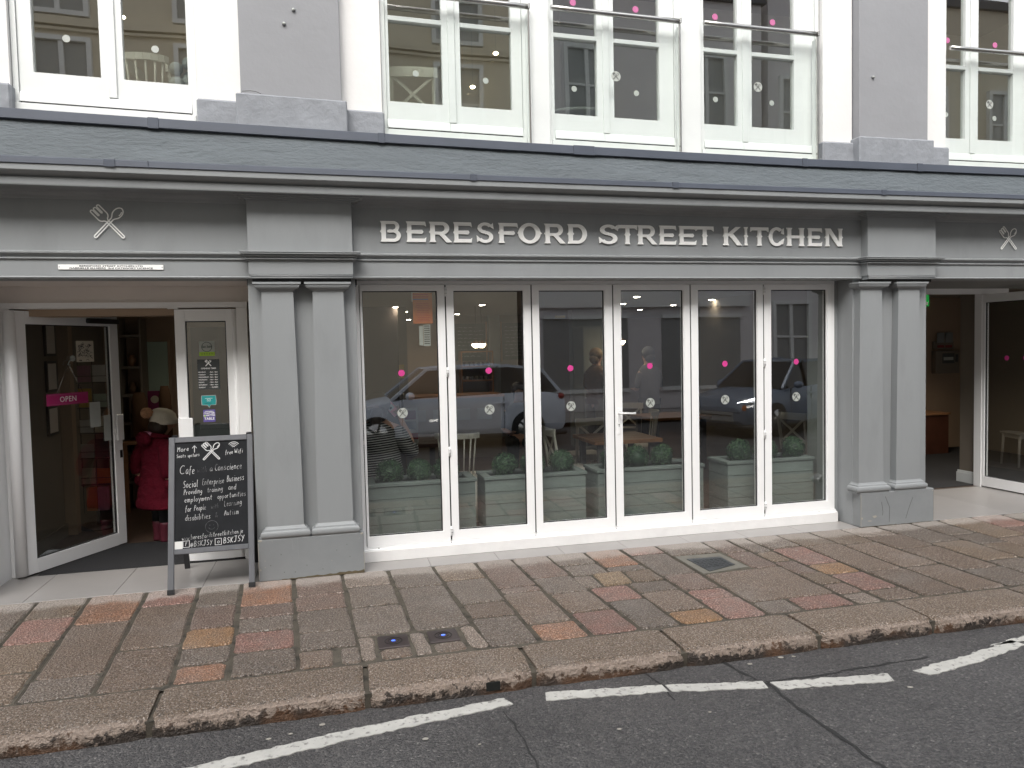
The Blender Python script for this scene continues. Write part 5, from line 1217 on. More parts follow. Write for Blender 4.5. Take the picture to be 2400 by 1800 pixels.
sticker(-1.213, 1.372, 'teal speech bubble sticker on the narrow door', s3)
def s4(e):
    B('base', e, ((-.048, 0, -.052), (.048, .001, .052), 'purple')); mb = MB()
    for t, z, s_ in (('LOVE MAKES A', .034, .010), ('CHATTER', .016, .020), ('& NATTER', -.003, .020), ('TABLE', -.034, .029)): text_into(mb, t, s_, 0, -.0008, z, 'sign_white', 'CENTER', bold=.0006)
    mb.box((-.04, -.0009, -.008), (-.028, -.0006, .006), 'lime'); mb.build('lettering', e)
sticker(-1.214, 1.243, 'purple sticker reading TABLE, lowest on the narrow door', s4)

# A-board --------------------------------------------------------------------
ab = empty('sandwich_board', (-1.114, -.445, 0), R(1.5), 'black chalkboard A-board with a grey wooden frame covered in handwriting', 'sign')
H = 1.165; lean = math.atan2(.33, 1.12)
fr = empty('front_frame', (0, 0, 0), 0, rx=-lean); fr.parent = ab
def fp(name, *boxes, c=0): return B(name, fr, *boxes, c=c)
fp('leg', ((-.305, -.014, .03), (-.262, .014, H+.009), 'board_frame'), c=.004); fp('leg', ((.262, -.014, .03), (.305, .014, H+.009), 'board_frame'), c=.004)
fp('foot', ((-.307, -.016, 0), (-.260, .016, .035), 'black_plastic')); fp('foot', ((.260, -.016, 0), (.307, .016, .035), 'black_plastic'))
fp('top_rail', ((-.262, -.013, H-.035), (.262, .013, H+.008), 'board_frame'), c=.004); fp('bottom_rail', ((-.262, -.013, .285), (.262, .013, .325), 'board_frame'), c=.004)
fp('blackboard', ((-.262, -.002, .325), (.262, .008, H-.035), 'blackboard'))
mb = MB(); bw, bh, bz0 = .524, H-.035-.325, .325
def X(u): return -.262+u*bw
def Z_(v): return bz0+(1-v)*bh
y_ = -.0035
def wr(s, u, v, h, m='chalk_white', rot=2., u1=None, lw=.0036):
    """write s with cap height h from u to u1"""
    a = X(u); full = handwrite(MB(), s, 0, 0, h, m, y_); sx = (X(u1)-a)/full if u1 else 1.
    w = MB(); handwrite(w, s, a, Z_(v), h, m, y_, lw, sx, R(rot), len(s)); w.build('chalk_word', fr)
wr('More', .03, .085, .036, 'chalk_bold', 2, .19, .0055); wr('Seats', .02, .145, .026, 'chalk_bold', 3, .16, .0042); wr('upstairs', .175, .142, .026, 'chalk_bold', 3, .34, .0042)
mb.stroke([(X(.265), Z_(.10)), (X(.265), Z_(.035))], .005, y_, 'chalk_bold'); mb.stroke([(X(.235), Z_(.058)), (X(.265), Z_(.033)), (X(.295), Z_(.058))], .005, y_-.0002, 'chalk_bold')
emblem(mb, X(.50), Z_(.095), .135, .0062, y_-.0003, 'chalk_bold')
for k, r_ in enumerate((.012, .024, .036, .048)): mb.stroke(arc(X(.81), Z_(.075), r_, r_, 40, 140, 8), .0045, y_, 'chalk_bold')
wr('free', .69, .135, .032, 'chalk_bold', 2, .80, .0048); wr('Wifi', .82, .130, .034, 'chalk_bold', 2, .94, .0048)
wr('C', .06, .305, .062, 'chalk_bold', 2, .14, .0055); wr('afe', .145, .305, .062, 'chalk_bold', 2, .27, .0050); wr('with', .30, .297, .046, 'chalk_faint', 2, .44); wr('a', .475, .292, .046, 'chalk_white', 2, .52, .0042); wr('Conscience', .545, .29, .050, 'chalk_white', 2, .92, .0046)
wr('Social', .11, .435, .052, 'chalk_bold', 2, .32, .0048); wr('Enterprise', .37, .42, .046, 'chalk_white', 2, .67, .0034); wr('Business', .71, .40, .048, 'chalk_white', 2, .96, .0046)
wr('Providing', .12, .50, .040, 'chalk_bold', 2, .37, .0042); wr('training', .44, .49, .038, 'chalk_white', 2, .66, .0034); wr('and', .73, .48, .042, 'chalk_white', 2, .84, .0042)
wr('employment', .13, .575, .040, 'chalk_bold', 3, .51, .0040); wr('opportunities', .58, .56, .038, 'chalk_white', 3, .98, .0040)
wr('for', .14, .66, .042, 'chalk_bold', 2, .23, .0044); wr('People', .26, .655, .040, 'chalk_white', 2, .43, .0042); wr('with', .49, .65, .038, 'chalk_faint', 2, .60); wr('Learning', .67, .635, .042, 'chalk_white', 3, .92, .0040)
wr('disabilities', .14, .745, .042, 'chalk_white', 2, .48, .0042); wr('&', .54, .735, .036, 'chalk_faint', 2, .59); wr('Autism', .67, .72, .042, 'chalk_white', 2, .88, .0042)
mb.stroke(arc(X(.50), Z_(.815), .045, .045, 0, 360, 28), .003, y_, 'chalk_faint'); mb.stroke(arc(X(.50), Z_(.815), .022, .020, 200, 340, 8), .003, y_, 'chalk_faint'); mb.disc(X(.475), Z_(.80), .003, y_, 'chalk_faint', 8); mb.disc(X(.525), Z_(.80), .003, y_, 'chalk_faint', 8)
wr('www.beresfordstreetkitchen.je', .10, .925, .034, 'chalk_white', 3, .93, .0042)
mb.box((X(.005), y_-.0016, Z_(.999)), (X(.11), y_, Z_(.93)), 'white_paper')
for (u, t_) in ((.115, 'F'), (.545, 'o')):
    a, b, c_, d = X(u), X(u+.085), Z_(.988), Z_(.93); mb.stroke([(a, c_), (b, c_), (b, d), (a, d)], .0055, y_-.0003, 'chalk_bold', closed=True); handwrite(mb, t_, a+.014, c_+.012, .026 if t_ == 'F' else .030, 'chalk_bold', y_-.0006, .005)
wr('@BSKJSY', .21, .988, .038, 'chalk_white', 2, .50, .0052); wr('BSKJSY', .655, .980, .042, 'chalk_bold', 3, .955, .0060)
mb.build('chalk_drawing', fr)['kind'] = 'stuff'
bk = empty('rear_frame', (0, .70, 0), 0, rx=lean); bk.parent = ab
B('leg', bk, ((-.29, -.012, .0), (-.25, .012, H+.02), 'black_plastic')); B('leg', bk, ((.255, -.012, .0), (.295, .012, H+.02), 'black_plastic')); B('blackboard', bk, ((-.25, -.004, .33), (.255, .004, H-.04), 'black_plastic'))

# things just inside the entrance ----------------------------------------------
for i, (y, z0, z1) in enumerate(((1.62, 1.78, 2.10), (1.62, 1.44, 1.735), (1.60, 1.03, 1.31))):
    e = empty('picture_frame', (-2.795, y, (z0+z1)/2), 0, ('top', 'middle', 'lowest')[i]+' black framed picture on the wall behind the open left door', 'picture', 'pictures behind the open door'); h = (z1-z0)/2
    B('frame', e, ((0, -.13, -h), (.02, .13, h), 'black_plastic')); B('print', e, ((.0205, -.105, -h+.025), (.022, .105, h-.025), 'soffit_beige'))
bb_('skirting', ((-2.80, .55, 0), (-2.78, 1.88, .12), 'wall_cream'), ((-2.80, 1.86, 0), (-2.70, 1.98, 2.6), 'wall_warm'))
rk = empty('postcard_rack', (-2.58, 2.15, 0), R(-8), 'black wire rack of cards and leaflets behind the open door glass', 'rack')
mb = MB()
for x in (-.14, .0, .14): mb.tube([(x, 0, .15), (x, 0, 1.72)], .005, 'black_plastic', 5)
for z in (.45, .72, .98, 1.24, 1.5):
    for dy in (-.03,): mb.tube([(-.15, dy, z), (.15, dy, z)], .004, 'black_plastic', 5); mb.tube([(-.15, dy, z+.07), (.15, dy, z+.07)], .003, 'black_plastic', 5)
mb.tube([(0, 0, 0), (0, 0, .2)], .02, 'black_plastic', 8); mb.loft([(0, 0, 0, .18, .18), (0, 0, .02, .18, .18), (0, 0, .03, .03, .03)], 'black_plastic', 16); mb.build('wire_frame', rk)
rr = random.Random(9); cm = ['cream_paper', 'orange_paper', 'frost', 'frost_dark', 'white_paper', 'cream_paper', 'yellow', 'mint', 'coat_lining', 'white_paper']
k = 0
for z in (.46, .73, .99, 1.25, 1.51):
    for x in (-.135, .01):
        B('card', rk, ((x, -.02, z), (x+.125, -.012, z+rr.uniform(.13, .2)), cm[k])); k += 1
B('leaflet_stack', rk, ((-.1, -.03, .18), (.0, .03, .42), 'orange_paper'), ((.01, -.03, .18), (.1, .03, .42), 'coat_lining'))
e = empty('bookcase', (-2.52, 3.0, 0), 0, 'cream open shelves with jars behind the child, left of the pale green door', 'shelves')
B('side', e, ((-.02, 0, 0), (0.0, .3, 2.2), 'wall_cream')); B('side', e, ((.20, 0, 0), (.22, .3, 2.2), 'wall_cream')); B('back', e, ((.0, .28, 0), (.20, .3, 2.2), 'wall_warm'))
for z in (.3, .62, .98, 1.30, 1.62, 1.98): B('shelf', e, ((.0, .0, z), (.20, .28, z+.03), 'wall_cream'))
for i, z in enumerate((.65, 1.01, 1.33, 1.65)):
    mb = MB(); mb.loft([(0, 0, 0, .04, .04), (0, 0, .09, .045, .045), (0, 0, .10, .03, .03), (0, 0, .13, .03, .03)], ['wood_red', 'black_plastic', 'kraft', 'wood_table'][i], 12)
    thing1('jar', mb, 'small dark jar on the cream shelves, shelf %s' % ['at knee height', 'level with the child\'s hat', 'below the top pair', 'near the top'][i], 'jar', (-2.42, 3.1, z), 0, 'jars on the cream shelves')
mb = MB(); mb.box((0, 0, 1.20), (.28, .02, 1.93), 'mint', .004); mb.box((-.03, .01, 1.17), (0, .03, 1.96), 'wall_warm'); mb.box((.28, .01, 1.17), (.31, .03, 1.96), 'wall_warm'); thing1('hatch_door', mb, 'pale green tall panel behind the child in the entrance', 'panel', (-2.36, 3.3, 0))
bb_('inner_wall', ((-2.8, 3.4, 0), (-1.85, 3.5, 2.6), 'wall_warm'), ((-1.85, 3.4, 2.1), (-.86, 3.5, 2.6), 'wall_warm'))
e = empty('welcome_notice', (-2.24, 3.22, 1.22), 0, 'maroon notice with a pale round crest below the green panel', 'notice'); B('paper', e, ((-.06, 0, -.13), (.09, .003, .13), 'magenta_dark')); mb = MB(); mb.disc(.015, .03, .045, -.001, 'cream_paper', 20, .0006); mb.build('print', e)
for i, (x, y, z, h, r_) in enumerate(((-2.33, 2.95, .85, .50, .09), (-2.05, 2.9, .80, .62, .07))):
    mb = MB(); mb.loft([(0, 0, 0, r_, .05), (0, 0, h*.8, r_*.95, .05), (0, 0, h, r_*.6, .02)], 'kraft', 10); thing1('paper_bag', mb, ('upright brown paper bag left of the maroon notice', 'tall brown paper roll right of the maroon notice')[i], 'bag', (x, y, z))
e = empty('side_table', (-2.15, 3.0, 0), 0, 'brown wooden side table with paper bags behind the child', 'table'); B('top', e, ((-.35, -.2, .77), (.3, .25, .80), 'wood_table')); 
for sx in (-.32, .27): B('leg', e, ((sx-.02, -.18, 0), (sx+.02, -.14, .77), 'wood_table'))
# street sign reflection, put on the first glass door as flat sheets
e = empty('sign_reflection', (.0, .014, 0), 0, 'reflection of an orange street notice with a blue and white heading, modelled as a sheet on the first glass door', 'notice')
B('paper', e, ((.490, 0, 1.985), (.655, .001, 2.245), 'orange_paper'), ((.480, .0002, 2.17), (.650, .0012, 2.25), 'white_paper'))
mb = MB(); rr = random.Random(4)
for k in range(3): mb.box((.49, -.0008, 2.225-.02*k), (.62, -.0004, 2.233-.02*k), ['red_ink', 'red_ink', 'blue_ink'][k])
for k in range(11): mb.box((.51+rr.uniform(0, .02), -.0008, 2.150-.0145*k), (.62+rr.uniform(0, .02), -.0004, 2.154-.0145*k), 'red_ink')
mb.build('print', e)
e = empty('plate_reflection', (.0, .014, 0), 0, 'reflection of two white street sign plates below the orange notice, modelled as cards on the first glass door', 'notice'); B('card', e, ((.575, 0, 1.795), (.632, .001, 1.975), 'frost')); B('card', e, ((.538, .001, 1.80), (.570, .002, 1.965), 'frost'))  # plates of the reflected street sign, drawn as cards on the pane
mb = MB()
for k in range(9): mb.box((.580, -.0006, 1.81+k*.0185), (.626, -.0002, 1.82+k*.0185), 'frost_dark')
mb.build('print', e)
# side entrance fittings
e = empty('fire_alarm_panel', (9.36, 3.70, 1.39), 0, 'grey fire alarm panel on the warm wall inside the right hand entrance', 'alarm panel'); B('case', e, ((-.22, -.10, -.18), (.24, 0, .18), 'wall_cream'), c=.01); B('display', e, ((-.10, -.104, -.02), (.13, -.1, .14), 'frost_dark')); B('handle', e, ((.15, -.112, .0), (.19, -.1, .12), 'frost_dark')); B('label_strip', e, ((-.08, -.112, .03), (.10, -.1045, .08), 'frost'))
e = empty('break_glass_box', (9.34, 3.70, 1.70), 0, 'two dark notices over red strips above the fire alarm panel', 'notice'); B('backing', e, ((-.18, -.03, -.10), (.2, 0, .02), 'wall_cream')); B('notice', e, ((-.12, -.035, .0), (.02, -.03, .16), 'opp_dark')); B('notice', e, ((.04, -.035, .0), (.18, -.03, .16), 'opp_dark')); B('red_strip', e, ((-.11, -.034, -.08), (.02, -.03, -.04), 'opp_red')); B('red_strip', e, ((.04, -.034, -.08), (.17, -.03, -.04), 'opp_red'))
mb = MB(); mb.box((-.30, 0, 0), (.03, .02, .16), 'exit_green'); mb.box((-.02, -.002, .02), (.01, 0, .06), 'white_paper'); thing1('exit_sign', mb, 'glowing green exit sign high at the left edge of the right hand entrance', 'sign', (7.86, 2.4, 2.215))
e = empty('reception_desk', (8.25, 3.2, -.20), 0, 'dark wooden cabinet just inside the right hand entrance', 'cabinet'); B('carcass', e, ((0, 0, 0), (.75, .5, .80), 'wood_red')); B('top', e, ((-.02, -.02, .80), (.77, .5, .83), 'wood_table'))

# ================================================================== PEOPLE
def skinned(name, parent, verts, edges, m, sub=2, root=0):
    me = bpy.data.meshes.new(name); me.from_pydata([v[:3] for v in verts], edges, [])
    o = bpy.data.objects.new(name, me); COL.objects.link(o); sk = o.modifiers.new('skin', 'SKIN'); sk.use_smooth_shade = True
    for i, v in enumerate(verts):
        d = me.skin_vertices[0].data[i]; r_ = v[3]; d.radius = (r_, v[4] if len(v) > 4 else r_); d.use_root = (i == root)
    ss = o.modifiers.new('sub', 'SUBSURF'); ss.levels = sub; ss.render_levels = sub
    nm = evalmesh(o); o.modifiers.clear(); o.data = nm; nm.materials.clear(); nm.materials.append(M[m]); bpy.data.meshes.remove(me); o.parent = parent
    for p in nm.polygons: p.use_smooth = True
    return o
def chain(V, E, pts, a=None):
    prev = a
    for p in pts:
        V.append(p); i = len(V)-1
        if prev is not None: E.append((prev, i))
        prev = i
    return prev
def hand(V, E, w, d, side, s=1., curl=.4):
    """palm and five fingers from wrist index w, pointing along d"""
    wx = Vector(V[w][:3]); d = Vector(d).normalized(); up_ = Vector((0, 0, 1)) if abs(d.z) < .8 else Vector((0, 1, 0))
    a = d.cross(up_).normalized()*side; n = a.cross(d).normalized()
    pm = wx+d*.045*s; pi = chain(V, E, [(*pm, .026*s, .014*s)], w); k2 = wx+d*.08*s; pj = chain(V, E, [(*k2, .030*s, .012*s)], pi)
    for k, (o_, L_) in enumerate(((-.028, .062), (-.0095, .072), (.0095, .068), (.028, .052))):
        b0 = k2+a*o_*s+d*.008*s; b1 = b0+(d+n*curl*.4)*L_*.5*s; b2 = b1+(d+n*curl*1.3).normalized()*L_*.5*s
        chain(V, E, [(*b0, .0095*s), (*b1, .0085*s), (*b2, .007*s)], pj)
    t0 = wx+d*.03*s-a*.03*s; t1 = t0+(d*.6-a*.7+n*.3).normalized()*.035*s; t2 = t1+(d-a*.2+n*.3).normalized()*.028*s
    chain(V, E, [(*t0, .012*s), (*t1, .010*s), (*t2, .008*s)], pi)
def face(parent, c, r_, yaw, ebm='hair_brown'):
    """eyes, brows, lips and ears on a head centred at c facing yaw (0 = +y)"""
    def pt(x, y, z): v = Vector((x*r_, y*r_, z*r_)); v.rotate(Matrix.Rotation(yaw, 3, 'Z')); return (c[0]+v.x, c[1]+v.y, c[2]+v.z)
    for s_ in (-1, 1):
        mb = MB(); mb.ball(pt(.36*s_, .86, .02), .12*r_, 'eye_white', 10); mb.ball(pt(.36*s_, .95, .02), .06*r_, 'dark_ink', 8); mb.build('eye', parent)
        mb = MB(); mb.ball(pt(.98*s_, -.05, -.05), .2*r_, 'skin', 8, (.4, .7, 1)); mb.build('ear', parent)
    mb = MB(); mb.tube([pt(-.22, .90, -.52), pt(0, .98, -.50), pt(.22, .90, -.52)], .05*r_, 'lips', 6); mb.build('mouth', parent)

# child in the maroon coat: faces into the shop, turned to the right
ch = empty('person', (-1.835, 1.36, 0), R(-48), 'child in a maroon quilted coat and cream bobble hat standing in the doorway', 'person')
V = []; E = []
pel = chain(V, E, [(0, 0, .58, .10, .08)]); che = chain(V, E, [(0, 0, .72, .09, .075), (0, 0, .88, .105, .08)], pel); nk = chain(V, E, [(0, .01, .98, .045, .045)], che)
hd = chain(V, E, [(0, .065, 1.06, .070, .075), (0, .085, 1.14, .085, .09), (0, .08, 1.20, .07, .075)], nk); chain(V, E, [(0, .18, 1.105, .012)], hd-1)
for s_ in (-1, 1):
    k = chain(V, E, [(.065*s_, 0, .53, .06), (.055*s_+.02, .015, .32, .042), (.05*s_+.03, -.005, .08, .03), (.05*s_+.03, .06, .03, .032, .022), (.05*s_+.03, .11, .025, .024, .018)], pel)
    k = chain(V, E, [(.115*s_, 0, .92, .045), (.20*s_, -.045, .78, .036), (.215*s_, -.045, .62, .026)], che); hand(V, E, k, (0, .15, -1), s_, .72)
skinned('body', ch, V, E, 'skin', 1)
face(ch, (0, .085, 1.12), .088, 0)
mb = MB(); rings = []
N_ = 44
for i in range(N_+1):
    t = i/N_; z = .325+t*.70
    w = .235-.080*min(1, t/.62)**.9+(0 if t < .62 else -.020*((t-.62)/.38)**1.2); d = .165-.058*min(1, t/.6)-(0 if t < .75 else .02*(t-.75)/.25)
    if t > .9: w -= (t-.9)*.6; d -= (t-.9)*.3
    q = abs(math.sin(math.pi*(z-.325)/.098)); f = .962+.040*q**.6; rings.append((0, 0, z, w*f, d*f))
mb.loft([(0, 0, .335, rings[0][3]*.9, rings[0][4]*.9)]+rings, 'coat_maroon', 40, cap=False); mb.build('coat', ch)
for s_ in (-1, 1):
    V = []; E = []
    chain(V, E, [(.085*s_, 0, .955, .062), (.140*s_, -.01, .91, .070), (.172*s_, -.025, .865, .068), (.195*s_, -.04, .815, .067), (.212*s_, -.055, .765, .064), (.222*s_, -.06, .715, .060), (.222*s_, -.055, .665, .054), (.215*s_, -.045, .625, .050)])
    skinned('sleeve', ch, V, E, 'coat_maroon', 2)
mb = MB(); pts = [(.115*math.sin(R(a)), .01-.105*math.cos(R(a)), 1.0+.02*math.cos(R(a))) for a in range(-120, 121, 15)]; mb.tube(pts, [.014+.014*math.cos(R(a)*.7) for a in range(-120, 121, 15)], 'coat_maroon', 10); mb.ball((0, -.115, .985), .085, 'coat_maroon', 14, (1.15, .5, .85)); mb.build('hood', ch)
mb = MB(); mb.ball((0, -.085, 1.022), .078, 'coat_lining', 12, (1.1, .55, .45)); mb.build('hood_lining', ch)
mb = MB(); rings = [(0, .08, 1.105, .098, .106), (0, .08, 1.115, .106, .114), (0, .08, 1.150, .108, .116), (0, .078, 1.160, .100, .108), (.004, .072, 1.20, .095, .102), (.0, .062, 1.235, .078, .084), (0, .05, 1.255, .050, .055), (0, .04, 1.265, .012, .012)]; mb.loft(rings, 'knit_cream', 30); mb.build('bobble_hat', ch)
mb = MB(); rr = random.Random(8); mb.ball((-.02, -.065, 1.225), .050, 'pompom', 18, jit=.13, rnd=rr); mb.build('pompom', ch)
mb = MB(); mb.ball((0, .02, 1.08), .088, 'hair_brown', 14, (1, .9, 1.0)); mb.build('hair', ch)
for s_ in (-1, 1):
    mb = MB(); mb.ball((.215*s_, -.04, .565), .046, 'coat_maroon', 12, (.8, .9, 1.35)); mb.build('mitten', ch)
for s_ in (-1, 1):
    mb = MB(); mb.loft([(.05*s_+.03, 0, .13, .044, .046), (.05*s_+.03, 0, .36, .052, .054), (.05*s_+.03, 0, .5, .06, .06)], 'black_cloth', 12); mb.build('legging', ch)
    mb = MB(); mb.loft([(.05*s_+.03, .045, 0, .044, .092), (.05*s_+.03, .045, .02, .046, .096), (.05*s_+.03, .035, .055, .043, .080), (.05*s_+.03, .005, .085, .042, .052), (.05*s_+.03, 0, .16, .046, .048), (.05*s_+.03, 0, .185, .05, .052), (.05*s_+.03, 0, .19, .04, .04)], 'boot_pink', 18); mb.build('boot', ch)
mb = MB()
for z in (.42, .55, .68, .81): mb.ball((.012, .155-.05*(z-.42)/.4, z), .009, 'chrome', 8)
mb.build('coat_snap', ch)
ch.scale = (1.17, 1.08, 1.0)

# woman in the striped jersey: seated, back to the street, phone at her ear
wo_ = empty('person', (.215, .98, -.02), R(-12), 'woman in a black and white striped jersey sitting with a pink phone at her ear', 'person')
V = []; E = []
pel = chain(V, E, [(0, .0, .56, .15, .13)]); che = chain(V, E, [(0, .0, .72, .145, .115), (0, .02, .90, .155, .115), (0, .03, 1.0, .13, .09)], pel); nk = chain(V, E, [(.0, .05, 1.08, .055, .055)], che)
hd = chain(V, E, [(.0, .08, 1.15, .075, .085), (.0, .085, 1.23, .09, .10), (0, .08, 1.30, .075, .085)], nk); chain(V, E, [(0, .19, 1.18, .014)], hd-1)
for s_ in (-1, 1):
    chain(V, E, [(.10*s_, .15, .54, .085), (.11*s_, .43, .52, .062), (.11*s_, .45, .28, .05), (.11*s_, .43, .07, .036), (.11*s_, .52, .035, .04, .025)], pel)
k = chain(V, E, [(.165, .02, .985, .06), (.26, -.02, .82, .048), (.30, .0, .755, .042), (.275, .05, .90, .034), (.20, .075, 1.075, .024)], che); hand(V, E, k, (-.35, .05, .8), 1, .95, 1.1)
k = chain(V, E, [(-.165, .02, .985, .06), (-.24, .10, .80, .045), (-.16, .30, .74, .034), (.06, .40, .765, .025)], che); hand(V, E, k, (1, .1, 0), 1, .95, .3)
skinned('body', wo_, V, E, 'skin', 1)
face(wo_, (0, .085, 1.20), .092, 0)
mb = MB(); mb.loft([(0, -.005, .50, .225, .165), (0, -.005, .60, .220, .165), (0, 0, .70, .200, .15), (0, 0, .80, .198, .145), (0, .015, .90, .205, .145), (0, .02, .97, .200, .13), (0, .03, 1.02, .165, .105), (0, .04, 1.055, .11, .08), (0, .045, 1.075, .07, .065)], 'striped_jersey', 36); mb.build('jersey', wo_)
V = []; E = []; chain(V, E, [(.13, .025, .985, .085), (.18, .005, .95, .088), (.225, -.01, .88, .078), (.27, -.02, .80, .072), (.305, .0, .745, .062), (.305, .02, .80, .056), (.29, .04, .86, .050)]); skinned('sleeve', wo_, V, E, 'striped_jersey', 2)
V = []; E = []; chain(V, E, [(-.13, .025, .985, .08), (-.19, .04, .92, .08), (-.24, .10, .80, .066), (-.22, .17, .765, .055), (-.17, .28, .745, .048)]); skinned('sleeve', wo_, V, E, 'striped_jersey', 2)
mb = MB(); mb.ball((0, .06, 1.235), .118, 'hair_brown', 20, (1, 1, 1.0)); mb.ball((0, -.01, 1.14), .095, 'hair_brown', 16, (1.05, .8, .95)); mb.tube([(.02, -.06, 1.18), (.01, -.10, 1.12), (.0, -.09, 1.02), (.0, -.085, .97)], [.05, .055, .035, .01], 'hair_brown', 12); mb.tube([(-.06, -.055, 1.20), (-.02, -.075, 1.215), (.03, -.065, 1.205)], .018, 'kraft', 8); mb.build('hair', wo_)
mb = MB(); mb.loft([(0, .05, .42, .22, .22), (0, .05, .52, .225, .20), (0, .0, .58, .20, .16)], 'black_cloth', 24); mb.loft([(-.11, .40, .0, .06, .06), (-.11, .42, .5, .08, .09), (-.11, .30, .57, .07, .1)], 'black_cloth', 12); mb.loft([(.11, .40, .0, .06, .06), (.11, .42, .5, .08, .09), (.11, .30, .57, .07, .1)], 'black_cloth', 12); mb.build('trousers', wo_)
ph = MB(); ph.box((-.038, -.006, -.075), (.038, .006, .075), 'phone_pink', .005); ph.box((-.018, -.0075, .01), (.008, -.006, .03), 'dark_ink'); ph.box((-.03, -.0072, .0), (.03, -.006, .045), 'frost')
wo_.scale = (1.13, 1.1, 1.03)
o = ph.build('phone', None, (.375, 1.04, 1.19), (R(8), R(-38), R(-10))); tag(o, 'pink phone held to the ear of the woman in stripes', 'phone')

def bystander(loc, rz, label, top, hair, bottoms, sit=False, kind='stand'):
    p = empty('person', loc, rz, label, 'person'); V = []; E = []
    hz = .92 if not sit else .48
    pel = chain(V, E, [(0, 0, hz, .14, .11)]); che = chain(V, E, [(0, 0, hz+.2, .13, .10), (0, .01, hz+.42, .15, .10)], pel); nk = chain(V, E, [(0, .02, hz+.55, .05)], che); hd = chain(V, E, [(0, .04, hz+.63, .075, .085), (0, .045, hz+.70, .085, .095), (0, .04, hz+.76, .07, .08)], nk); chain(V, E, [(0, .14, hz+.665, .013)], hd-1)
    for s_ in (-1, 1):
        if sit: chain(V, E, [(.1*s_, .12, hz, .085), (.12*s_, .42, hz, .06), (.12*s_, .42, .07, .04), (.12*s_, .5, .035, .04, .025)], pel)
        else: chain(V, E, [(.09*s_, 0, .84, .09), (.10*s_, .01, .48, .058), (.10*s_, -.01, .08, .04), (.10*s_, .09, .035, .04, .025)], pel)
        k = chain(V, E, [(.17*s_, 0, hz+.40, .055), (.22*s_, .02, hz+.16, .042), (.14*s_, .20, hz+.14, .03)], che); hand(V, E, k, (-.2*s_, 1, .1), s_, .95, .6)
    skinned('body', p, V, E, 'skin', 1); face(p, (0, .045, hz+.68), .09, 0)
    mb = MB(); mb.loft([(0, 0, hz-.08, .18, .14), (0, 0, hz+.1, .165, .13), (0, 0, hz+.3, .19, .135), (0, .01, hz+.44, .19, .125), (0, .015, hz+.50, .13, .095), (0, .02, hz+.545, .065, .065)], top, 24); mb.build('top', p)
    for s_ in (-1, 1):
        V = []; E = []; chain(V, E, [(.14*s_, 0, hz+.43, .078), (.19*s_, .005, hz+.3, .06), (.222*s_, .02, hz+.16, .052)]); skinned('sleeve', p, V, E, top, 1)
        mb = MB()
        if sit: mb.tube([(.1*s_, .0, hz), (.12*s_, .42, hz), (.12*s_, .42, .08)], [.11, .085, .06], bottoms, 10)
        else: mb.tube([(.09*s_, 0, hz), (.10*s_, .01, .48), (.10*s_, -.01, .06)], [.11, .08, .06], bottoms, 10)
        mb.build('trouser_leg', p)
    mb = MB(); mb.ball((0, .02, hz+.72), .107, hair, 16); mb.ball((0, -.03, hz+.64), .08, hair, 12); mb.build('hair', p)
bystander((3.93, 5.0, 0), R(-60), 'woman with tied blonde hair in a brown top standing behind the third glass door', 'kraft', 'hair_blonde', 'grey_cloth')
bystander((4.68, 4.6, 0), R(10), 'grey haired person in grey standing behind the handled door', 'grey_cloth', 'frost_dark', 'black_cloth')
bystander((2.30, 3.6, 0), R(170), 'person in dark clothes sitting in the room behind the second glass door', 'black_cloth', 'hair_brown', 'black_cloth', sit=True)

# ================================================================== ACROSS THE STREET (seen in the glass)
sheet('opposite_pavement', -40, 40, -12.6, -10.2, -.0, 'tile_porcelain')
def far_building(name, x0, x1, y, h, wall, label, cols, rows, shop=False):
    e = empty(name, ((x0+x1)/2, y, 0), R(180), label, 'building'); w = (x1-x0)/2
    B('wall', e, ((-w, .12, 0), (w, 6, h), wall)); B('roof', e, ((-w-.1, .0, h), (w+.1, 6.2, h+.25), 'slate_roof'))
    for z in rows: B('string_course', e, ((-w, -.02, z-.32), (w, .12, z-.14), 'opp_red' if name == 'red_white_house' else wall)); B('string_course', e, ((-w, .03, z-.42), (w, .12, z-.36), wall))
    for z in rows:
        for k in range(cols):
            cx = -w+(k+.5)*2*w/cols
            f = B('window', e, ((cx-.62, .0, z), (cx-.52, .13, z+1.85), 'opp_white'), ((cx+.52, .0, z), (cx+.62, .13, z+1.85), 'opp_white'), ((cx-.62, -.03, z-.1), (cx+.62, .13, z), 'opp_white'), ((cx-.62, .0, z+1.85), (cx+.62, .13, z+1.95), 'opp_white'), ((cx-.05, .03, z), (cx+.05, .12, z+1.85), 'opp_white'), ((cx-.52, .05, z+.9), (cx+.52, .11, z+.96), 'opp_white'))
            B('pane', f, ((cx-.52, .10, z), (cx+.52, .118, z+1.85), 'opp_dark'))
    if shop:
        for k in range(cols):
            cx = -w+(k+.5)*2*w/cols; f = B('shop_window', e, ((cx-1.2, .02, .5), (cx+1.2, .1, .6), 'opp_white'), ((cx-1.2, .02, 2.5), (cx+1.2, .1, 2.6), 'opp_white')); B('pane', f, ((cx-1.2, .10, .6), (cx+1.2, .118, 2.5), 'opp_dark'))
        B('shop_fascia', e, ((-w+.3, -.05, 2.8), (w-.3, .12, 3.3), 'opp_white'))
    return e
far_building('town_house', -22.0, 4.6, -12.6, 12.0, 'cream_render', 'cream rendered house with white sash windows mirrored in the upstairs glass', 9, (4.3, 6.9, 9.4))
far_building('corner_shop', 4.8, 11.6, -12.6, 11.0, 'pale_render', 'pale plain rendered building mirrored behind the dark car', 2, (4.4, 7.6), True)
far_building('red_white_house', 11.8, 15.5, -12.6, 11.5, 'pale_render', 'narrow pale house with red bands and white windows mirrored in the last glass door', 2, (1.0, 4.2, 7.2), False)
